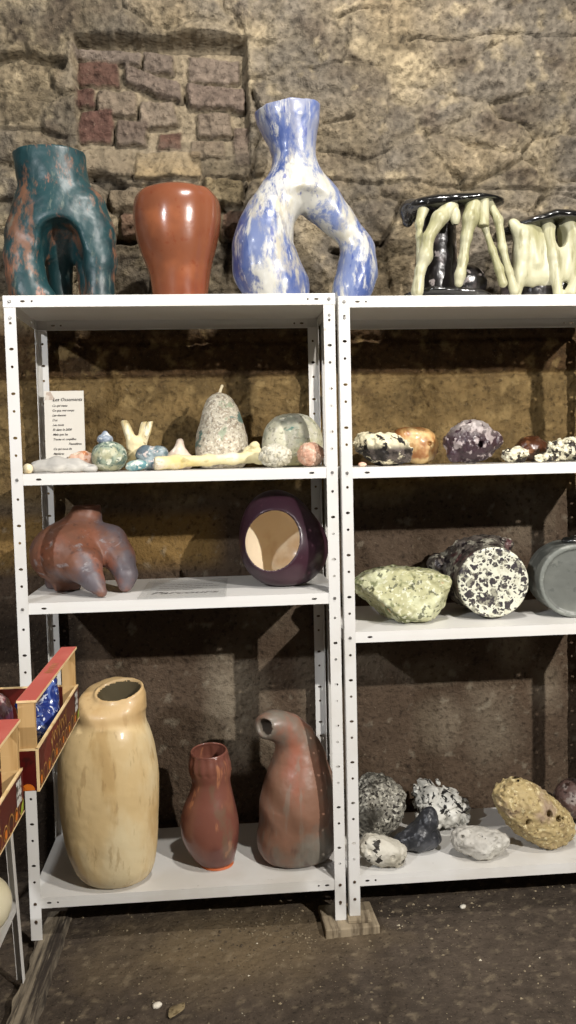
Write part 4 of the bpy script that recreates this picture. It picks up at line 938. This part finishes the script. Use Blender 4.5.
# drill-core-like round with spotted face
m_sp = mat('spotted_cut_face', hx('d3d2bf'), .4, [dict(t='cell', s=38, p=.78, lo=.12, hi=.15, c=hx('383437'), warp=.016, wscale=60), dict(t='cell', s=85, p=.55, lo=.12, hi=.17, c=hx('423c3c'), seed=4, warp=.008, wscale=90), dict(t='cell', s=19, p=.30, lo=.16, hi=.18, c=hx('3a3538'), seed=9, warp=.03, wscale=40), dict(s=60, lo=.5, hi=.65, c=hx('b9b7a0'), a=.6, seed=2)], [(60, .2, .003)], coat=.2)
m_cb = mat('rough_grey_slag', hx('57504a'), .5, [dict(s=22, lo=.5, hi=.58, c=hx('a39e8e'), d=6), dict(s=40, lo=.54, hi=.6, c=hx('241d1f'), seed=3, d=6), dict(s=11, lo=.57, hi=.65, c=hx('5c3a3c'), a=.8, seed=5)], [(60, .8, .005)], coat=.1)
def f(P):
    d = smax(cap(P, (0, -.06, .121), (-.012, .30, .130), .118, .130), -(P[:, 1] + .045), .006)
    d = smax(d, P[:, 1] - .21, .02)
    return d
def dd(P):
    fade = np.clip((P[:, 1] + .035) / .05, 0, 1)
    return fade * (.016 * fbm(P * 16, 95, 3) + .007 * fbm(P * 55, 96, 3)) + .0015 * fbm(P * 20, 97, 2)
def f2(P):
    d = smin(f(P), ell(P, (-.145, .17, .155), (.042, .05, .04)), .02); d = smin(d, ell(P, (.02, .1, .235), (.09, .08, .03)), .02)
    return smax(d, -P[:, 2], .004)
V, Q = sdfmesh(f2, (-.22, -.06, -.006), (.18, .24, .32), .0038, dd, .035); V[:, 2] -= V[:, 2].min(); c = V[Q].mean(1)
nrm = np.cross(V[Q[:, 1]] - V[Q[:, 0]], V[Q[:, 2]] - V[Q[:, 0]]); nrm /= np.linalg.norm(nrm, axis=1)[:, None] + 1e-9
msk = (c[:, 1] < -.036)
E0 = empty('speckled_core', (1.535, .150, ZR3), 'round rock core whose cut face is white with black spots', 'rock', rot=(0, 0, -.06))
(a, b) = split(V, Q, msk); link('rough_body', mkmesh('rough_body', a[0], a[1], [m_cb]), E0); tag(link('cut_face', mkmesh('cut_face', b[0], b[1], [m_sp]), E0), 'white face with black spots')
m_gd = mat('dark_grey_cut_stone', hx('62645f'), .38, [dict(s=5, lo=.45, hi=.62, c=hx('73756e'), d=5), dict(s=40, lo=.58, hi=.66, c=hx('4d4f4c'), a=.6, seed=3)], [(30, .25, .004)], coat=.15)
m_gd2 = mat('grey_stone_rim', hx('72756f'), .5, [dict(s=30, lo=.5, hi=.62, c=hx('8f918a'), d=5)], [(40, .5, .004)])
def f(P):
    d = smax(cap(P, (0, -.1, .122), (0, .3, .122), .124, .124), -(P[:, 1] + .05), .006); d = smax(d, P[:, 1] - .12, .01)
    ins = smax(np.sqrt(P[:, 0] ** 2 + (P[:, 2] - .122) ** 2) - .108, P[:, 1] + .046, .002)
    return smax(smax(d, -ins, .002), -P[:, 2], .003)
V, Q = sdfmesh(f, (-.15, -.06, -.006), (.15, .14, .27), .0038, dsp(.003, 10, .0008, 40, 99)); V[:, 2] -= V[:, 2].min(); c = V[Q].mean(1)
msk = (c[:, 1] < -.042) & (np.hypot(c[:, 0], c[:, 2] - .122) < .110)
E0 = empty('grey_core', (1.815, .14, ZR3), 'dark grey round cut rock with a smooth face at the right edge', 'rock', rot=(0, 0, -.10))
(a, b) = split(V, Q, msk); link('body', mkmesh('body', a[0], a[1], [m_gd2]), E0); link('cut_face', mkmesh('cut_face', b[0], b[1], [m_gd]), E0)
rock('dark_pebble', (1.82, .15, ZR3 + .236), lambda P: ell(P, (0, 0, .016), (.035, .025, .018)), (-.05, -.04, -.004), (.05, .04, .045), .0025, m_blk, 'small black stone lying on top of the grey round rock', 'rock', dsp(.006, 30, .002, 80, 100))

# ================= right unit, bottom shelf
ZR4 = .1428
m_a = mat('grey_speckled_rock', hx('7d7a70'), .6, [dict(s=75, lo=.5, hi=.58, c=hx('b5b2a4'), seed=3, d=6), dict(s=90, lo=.52, hi=.58, c=hx('2e2a26'), seed=5, d=6), dict(s=9, lo=.52, hi=.60, c=hx('35322c'), d=7, a=.85, seed=11)], [(60, .9, .005)])
def f(P): return ell(P, (0, 0, .118), (.098, .085, .108), (0, 28, 0), 2.4)
rock('grey_speckled_rock', (1.150, .27, ZR4), f, (-.15, -.12, -.01), (.15, .12, .25), .0034, m_a, 'large grey and black speckled rock at the back left of the right unit', 'rock', dsp(.016, 13, .010, 50, 101, .006, 36))
m_b = mat('crumpled_white_rock', hx('c6c4bb'), .55, [dict(s=12, lo=.5, hi=.6, c=hx('9c9a92')), dict(s=13, dist=2.2, st=(1, 1, 1.2), lo=.57, hi=.60, c=hx('1d1b19'), seed=3, d=6), dict(s=30, dist=1.5, lo=.60, hi=.64, c=hx('2a2725'), seed=5)], [(30, .8, .008)])
def f(P):
    d = ell(P, (.01, 0, .085), (.105, .08, .082), (0, 22, 0), 2.3); d = smin(d, ell(P, (-.06, 0, .14), (.038, .04, .042)), .03)
    for c, n in (((.05, 0, .13), (.5, -.1, .85)), ((-.095, 0, .08), (-1, -.2, -.1)), ((-.02, -.06, .12), (-.1, -.75, .65))): d = smax(d, plane(P, c, n), .015)
    return d
def dc(P):
    r = fbm(P * 13, 103, 3, ridge=True); F1, F2, ID = worley(P * 17 + .06 * 17 * .3 * fbm(P * 12, 7, 2)[:, None], 103); return .020 * (r - .3) - .016 * np.clip((F2 - F1) / .3, 0, 1) + .010 + .005 * fbm(P * 50, 104, 3)
rock('crumpled_white_rock', (1.392, .32, ZR4), f, (-.14, -.11, -.01), (.15, .11, .22), .0032, m_b, 'white crumpled rock with black creases at the back of the shelf', 'rock', dc, band=.05)
m_k = mat('charcoal_rock', hx('2c2d30'), .38, [dict(s=10, lo=.5, hi=.62, c=hx('45464a')), dict(s=45, lo=.6, hi=.67, c=hx('6b6c70'), a=.5, seed=3)], [(30, .5, .006)], spec=.5)
def f(P):
    d = smin(chain(P, [(-.055, 0, .035, .028), (.0, 0, .052, .044), (.035, 0, .10, .034), (.048, 0, .13, .018)], .02), ell(P, (.02, 0, .04), (.055, .045, .04)), .02)
    return smax(d, plane(P, (-.02, -.03, .09), (-.6, -.4, .7)), .01)
rock('charcoal_rock', (1.275, .15, ZR4), f, (-.11, -.07, -.01), (.1, .07, .17), .003, m_k, 'charcoal black peaked rock in front of the white crumpled one', 'rock', dsp(.013, 16, .004, 50, 105))
m_d = mat('pitted_offwhite_rock', hx('bdb8aa'), .6, [dict(s=10, lo=.5, hi=.62, c=hx('a09a8a')), dict(t='f1', s=55, lo=.24, hi=.18, c=hx('2e2a25'), a=.0), dict(s=30, lo=.61, hi=.64, c=hx('2e2a25'), seed=3)], [(50, .6, .005)])
rock('pitted_white_rock', (1.135, .065, ZR4), lambda P: smin(ell(P, (0, 0, .045), (.078, .052, .045), (0, 14, 0), 2.3), ell(P, (-.03, 0, .062), (.04, .04, .035)), .02), (-.11, -.08, -.01), (.11, .08, .12), .0028, m_d, 'small off-white rock with dark pits in the front left corner of the right unit', 'rock', dsp(.012, 18, .005, 50, 107, .022, 34))
rock('light_grey_rock', (1.468, .085, ZR4), lambda P: smin(ell(P, (-.005, 0, .048), (.088, .06, .047), (0, 6, 0), 2.3), ell(P, (.055, 0, .05), (.04, .035, .028)), .02), (-.12, -.09, -.01), (.12, .09, .12), .003,
    mat('light_grey_rock', hx('aca89f'), .6, [dict(s=9, lo=.5, hi=.62, c=hx('c3c0b6')), dict(s=26, lo=.64, hi=.68, c=hx('2e2a25'), seed=3), dict(s=60, lo=.6, hi=.66, c=hx('827e74'), a=.7, seed=5)], [(50, .6, .005)]),
    'light grey pitted rock at the shelf front, left of the yellow rock', 'rock', dsp(.016, 15, .006, 45, 109, .022, 30))
m_y = mat('yellow_crust_rock', hx('a59267'), .65, [dict(s=22, lo=.5, hi=.6, c=hx('93805a'), d=6), dict(s=60, lo=.55, hi=.61, c=hx('c6b78c'), seed=3, d=5), dict(s=4.2, lo=.52, hi=.60, c=hx('8f7a68'), a=.9, seed=14, d=5), dict(s=70, lo=.6, hi=.65, c=hx('5c4733'), a=.7, seed=5)], [(60, .9, .005)])
def f(P):
    d = ell(P, (0, 0, .105), (.152, .09, .085), (0, 38, 0), 2.4)
    d = smin(d, cap(P, (-.075, 0, .19), (-.065, 0, .207), .010, .007), .01)
    for (x, z, r) in ((.025, .118, .011), (.060, .100, .010), (.078, .098, .008), (-.05, .095, .010), (-.02, .062, .008)):
        d = smax(d, -cap(P, (x, -.13, z + .04), (x, -.04, z), r, r * .7), .004)
    return d
rock('yellow_crusted_rock', (1.680, .145, ZR4), f, (-.19, -.14, -.01), (.19, .14, .23), .0034, m_y, 'large yellow crusted oval rock with several dark holes', 'rock', dsp(.012, 12, .009, 60, 111, .005, 45))
rock('reddish_brown_rock', (1.90, .32, ZR4), lambda P: ell(P, (0, 0, .075), (.075, .07, .075)), (-.1, -.1, -.01), (.1, .1, .17), .0035,
    mat('reddish_brown_rock', hx('5e4a44'), .5, [dict(s=20, lo=.5, hi=.6, c=hx('8a7f78'), d=6), dict(s=40, lo=.58, hi=.64, c=hx('33241f'), seed=3)], [(50, .7, .005)]), 'reddish-brown rock cut off by the right edge behind the yellow rock', 'rock', dsp(.012, 14, .004, 60, 113))

# ------------------------------------------------------------------ fruit crates on the small stand at the left
m_wd = mat('raw_poplar', hx('b08f60'), .6, [dict(s=5, st=(12, 12, .6), lo=.45, hi=.65, c=hx('9c7a4c'), d=5), dict(s=12, st=(1, 1, 6), lo=.6, hi=.68, c=hx('c4a676'), a=.5, seed=3)])
m_wl = mat('pale_poplar_edge', hx('dcc090'), .6, [dict(s=20, lo=.5, hi=.65, c=hx('c9a874'))])
m_red = mat('coral_red_print', hx('b4554a'), .5, [dict(s=8, lo=.5, hi=.7, c=hx('c0675a'), a=.7)])
m_mar = mat('maroon_print', hx('4a120e'), .45, [dict(s=9, lo=.48, hi=.62, c=hx('62201a')), dict(s=20, lo=.6, hi=.68, c=hx('33100c'), seed=3)])
m_gold = mat('gold_print', hx('946a34'), .5, [dict(s=40, lo=.5, hi=.6, c=hx('b08a50'))])
m_orp = mat('orange_print', hx('c46a20'), .5, [dict(s=60, lo=.5, hi=.6, c=hx('8a4012'))])
m_grn = mat('green_print', hx('8a9a30'), .5)
def crate(loc, rz, label, W=.32, L_=.50, H=.192):
    """local: right long side at x=0, near end y=0, crate runs to +y and to -x"""
    E = empty('fruit_crate', loc, label, 'crate', 'wooden fruit crates', rot=(0, 0, rz))
    lo = .086; t = .004
    MB().box(-W + .006, .006, 0, -.006, L_ - .006, .004).obj('bottom', m_wd, E)
    for (x0, x1) in ((-t, 0), (-W, -W + t)):
        MB().box(x0, 0, .001, x1, L_, lo).obj('side_panel', m_mar, E)
    for (y0, y1) in ((-t, 0), (L_, L_ + t)):
        MB().box(-W, y0, .001, 0, y1, lo).obj('end_panel', m_mar, E)
    # pale edges of the printed boards
    for (a, b, c, d) in ((-t - .001, -t, .0007, L_ + t), (-W - .0007, -t, -W + t + .001, L_ + t)):
        MB().box(a, b, lo, c, d, lo + .004).box(a, b, -.0015, c, d, .001).obj('panel_edge', m_wl, E)
    for y in (-t - .0007, L_ + t - .004 + .0007):
        MB().box(-W, y, lo, 0, y + .004, lo + .004).obj('panel_edge', m_wl, E)
    MB().box(-t, -t - .001, 0, .0012, 0, lo + .004).obj('panel_edge', m_wl, E)
    for sx in (0, 1):
        for sy in (0, 1):
            x0 = -.038 if sx == 0 else -W + t; x1 = -t if sx == 0 else -W + .038
            y0 = .0 if sy == 0 else L_ - .014; y1 = y0 + .014
            MB().box(x0, y0, .004, x1, y1, H - .005).obj('corner_post', m_wd, E)
    for x0 in (-.040, -W - .001):
        MB().box(x0, -.002, H - .005, x0 + .041, L_ + .002, H).obj('top_rail', m_wl, E)
        MB().box(x0 + .001, -.001, H, x0 + .040, L_ + .001, H + .0008).obj('rail_print', m_red, E)
    # script on the rail
    def scr(n, w, hh, sd):
        rr = random.Random(sd); pts = []
        for i in range(n * 10):
            u = i / 10; pts.append((w * u / n + .25 * w / n * math.sin(u * 2 * PI), hh * (.5 + .45 * math.cos(u * 2 * PI + 1) * (1.0 if int(u) % 3 else 1.5))))
        return pts
    V, F = ribbon([scr(6, .10, .016, 1)], .0028)
    o = link('rail_lettering', mkmesh('rail_lettering', V, F, [m_gold], False), E, (-.010, L_ * .44, H + .0012), (0, 0, PI / 2))
    # right-hand side panel graphics: script above a row of fruit outlines
    polys = []
    n = 12
    for i in range(n):
        cx_ = .02 + i * (L_ - .04) / (n - 1); r = .015 + .003 * math.sin(i * 2.3)
        polys.append([(cx_ + r * 1.05 * math.cos(t_), .019 + r * math.sin(t_)) for t_ in np.linspace(0, 2 * PI, 18)])
    V, F = ribbon(polys, .0035); F2 = list(F)
    V2, F3 = ribbon([scr(7, .20, .030, 2)], .0048); b = len(V); V = V + [v + Vector((.13, .042, 0)) for v in V2]; F2 += [[b + i for i in q] for q in F3]
    o = link('side_graphics', mkmesh('side_graphics', V, F2, [m_gold], False), E, (.0006, 0, 0), (PI / 2, 0, PI / 2))
    # fruit discs inside some outlines
    for i in range(0, n, 2):
        cx_ = .02 + i * (L_ - .04) / (n - 1); V = [(cx_, .017, 0)] + [(cx_ + .009 * math.cos(t_), .017 + .009 * math.sin(t_), 0) for t_ in np.linspace(0, 2 * PI, 12, endpoint=False)]
        link('fruit_print', mkmesh('fruit_print', V, [[0, 1 + j, 1 + (j + 1) % 12] for j in range(12)], [m_orp], False), E, (.0010, 0, 0), (PI / 2, 0, PI / 2))
    # small label block near the far end
    V = [(L_ - .055, .030, 0), (L_ - .015, .030, 0), (L_ - .015, .080, 0), (L_ - .055, .080, 0)]
    link('side_label', mkmesh('side_label', V, [[0, 1, 2, 3]], [mat('grey_label', hx('b8b4ac'), .6, [dict(s=70, lo=.5, hi=.56, c=hx('4a4038'))])], False), E, (.0008, 0, 0), (PI / 2, 0, PI / 2))
    V = [(L_ - .03, .004, 0), (L_ - .006, .008, 0), (L_ - .003, .028, 0), (L_ - .022, .022, 0)]
    link('leaf_print', mkmesh('leaf_print', V, [[0, 1, 2, 3]], [m_grn], False), E, (.0012, 0, 0), (PI / 2, 0, PI / 2))
    # orange half-round on the end panel
    V = [(0, 0, 0)] + [(.014 * math.cos(t_), .014 * math.sin(t_), 0) for t_ in np.linspace(0, PI, 12)]
    link('fruit_print', mkmesh('fruit_print', V, [[0, i, i + 1] for i in range(1, 12)], [m_orp], False), E, (-.022, -t - .0006, .002), (PI / 2, 0, 0))
    return E
ZS = .8145
crate((.238, -.866, ZS + .0017), 0, 'open wooden fruit crate with red rails, the farther of the two at the left')
crate((.213, -1.405, ZS - .026), .0, 'open wooden fruit crate with red rails, nearest the camera at the left edge').rotation_euler = (0, 0, -.0)
# blue glazed bird in the far crate
m_hb = mat('cobalt_marbled_glaze', hx('22306a'), .22, [dict(s=22, dist=1.5, lo=.5, hi=.60, c=hx('5468a0'), d=5), dict(s=36, dist=2, lo=.58, hi=.62, c=hx('c8ccd6'), seed=3, d=5), dict(s=12, lo=.56, hi=.66, c=hx('0d1440'), a=.8, seed=7)], [(20, .4, .008)], coat=.6)
def f(P):
    d = ell(P, (0, 0, .055), (.044, .07, .048)); d = smin(d, chain(P, [(.02, .02, .07, .032), (.026, .03, .115, .017), (.030, .03, .150, .015)], .02), .02)
    return smin(d, chain(P, [(-.02, -.02, .09, .026), (-.036, -.03, .112, .010)], .02), .015)
rock('glazed_bird', (.178, -.585, ZS + .006), f, (-.08, -.1, -.004), (.08, .1, .2), .0034, m_hb, 'cobalt blue and white glazed bird figure inside the farther crate', 'figurine', dsp(.004, 30, .0015, 70, 121))
# maroon and yellow striped packet
m_mp = mat('maroon_foil', hx('55262a'), .3, [dict(s=14, lo=.5, hi=.62, c=hx('8f5a5c')), dict(s=30, lo=.6, hi=.66, c=hx('d8c8c4'), a=.6, seed=3)], [(30, .6, .008)], coat=.4)
m_yl = mat('yellow_green_strap', hx('d2cf3c'), .4, [dict(s=12, lo=.5, hi=.6, c=hx('e8e59a'))], coat=.3)
E0 = empty('striped_packet', (.088, -.715, ZS + .013), 'crumpled maroon packet with yellow bands inside the farther crate', 'packet')
sdfobj('body', lambda P: ell(P, (0, 0, .08), (.055, .09, .078), (0, 0, 0), 2.5), (-.08, -.12, -.004), (.08, .12, .18), .005, m_mp, E0, disp=dsp(.014, 14, .006, 40, 123))
for dx, yy, tl in ((.010, -.062, .0), (.040, -.05, .016)):
    sdfobj('band', lambda P: chain(P, [(dx + .016 + tl, yy - .02, .07, .010), (dx + .004, yy - .025, .115, .010), (dx - .014, yy - .006, .155, .009), (dx - .025, yy + .05, .168, .008)], .006, 1), (dx - .06, -.12, .04), (dx + .07, .06, .19), .003, m_yl, E0)

# stand: white angle-iron frame with splayed legs
E0 = empty('metal_stand', (-.16, -.80, 0), 'low white metal stand holding the crates at the left edge', 'stand')
def L_bar(name, p, q, w, nx, parent):
    p = Vector(p); q = Vector(q); d = (q - p).normalized(); a = Vector(nx); a = (a - d * a.dot(d)).normalized(); b = d.cross(a)
    mb = MB()
    for (u, v) in ((a, b), (b, a)):
        k = len(mb.v); th = .0018
        for e in (p, q):
            for s, t_ in ((0, 0), (w, 0), (w, th), (0, th)): mb.v.append(e + u * s + v * t_)
        mb.f += [[k, k + 1, k + 5, k + 4], [k + 1, k + 2, k + 6, k + 5], [k + 2, k + 3, k + 7, k + 6], [k + 3, k, k + 4, k + 7], [k, k + 3, k + 2, k + 1], [k + 4, k + 5, k + 6, k + 7]]
    return mb.obj(name, M['white_worn'], parent)
def lx(z): return .17 - .05 * z / .8         # right legs lean in towards the top
for sx in (1, -1):
    for y0 in (.60, -.66):
        L_bar('leg', (sx * .186, y0, .0005 if sx == 1 and y0 > 0 else -.018), (sx * .156, y0, ZS - .010), .024, (-sx, 0, 0), E0)
for zz_, nm in ((.238, 'lower_shelf'), (ZS - .034, 'top_shelf')):
    hw = .186 - .030 * (zz_ / .8) - .003
    mb = MB(); mb.box(-hw, -.66, zz_, hw, .60, zz_ + .002).box(-hw, -.66, zz_ - .024, -hw + .002, .60, zz_).box(hw - .002, -.66, zz_ - .024, hw, .60, zz_).box(-hw, .598, zz_ - .024, hw, .60, zz_).box(-hw, -.66, zz_ - .024, hw, -.658, zz_)
    mb.obj(nm, M['white_worn'], E0)
m_eg = mat('ivory_glaze', hx('dcd3b4'), .35, [dict(s=4, lo=.45, hi=.7, c=hx('cfc39a'))], coat=.3)
rock('ivory_vessel', (-.038, -.37, .2405), lambda P: smax(ell(P, (0, 0, .078), (.080, .080, .080)), -ell(P, (0, 0, .155), (.035, .035, .03)), .006), (-.13, -.13, -.01), (.13, .13, .27), .005, m_eg, 'round ivory ceramic vessel on the low shelf at the left edge', 'vessel', dsp(.003, 8, .001, 40, 131))
def lamp(name, loc, tgt, power, col, r=.05, ang=95, blend=.6):
    l = bpy.data.lights.new(name, 'SPOT'); l.energy = power; l.color = col; l.shadow_soft_size = r; l.spot_size = math.radians(ang); l.spot_blend = blend
    o = bpy.data.objects.new(name, l); COL.objects.link(o); o.location = loc
    o.rotation_euler = (Vector(tgt) - Vector(loc)).to_track_quat('-Z', 'Y').to_euler()
    return o
lamp('spot_right', (3.1, -3.7, 2.95), (.9, .3, 1.3), 900, (1, .955, .90), .04)
lamp('spot_left', (-1.5, -3.3, 2.9), (.9, .3, 1.2), 340, (.96, .97, 1), .05)
lamp('spot_ceiling', (1.3, -1.2, 4.0), (1.0, .5, 2.3), 270, (1, .95, .89), .05, 110, .9)
w = bpy.data.worlds.new('world'); SC.world = w; w.use_nodes = True
w.node_tree.nodes['Background'].inputs[0].default_value = (1, .95, .9, 1); w.node_tree.nodes['Background'].inputs[1].default_value = .07
SC.view_settings.view_transform = 'Standard'; SC.view_settings.look = 'None'; SC.view_settings.gamma = 1; SC.view_settings.exposure = 0
try: SC.view_settings.use_curve_mapping = False
except Exception: pass
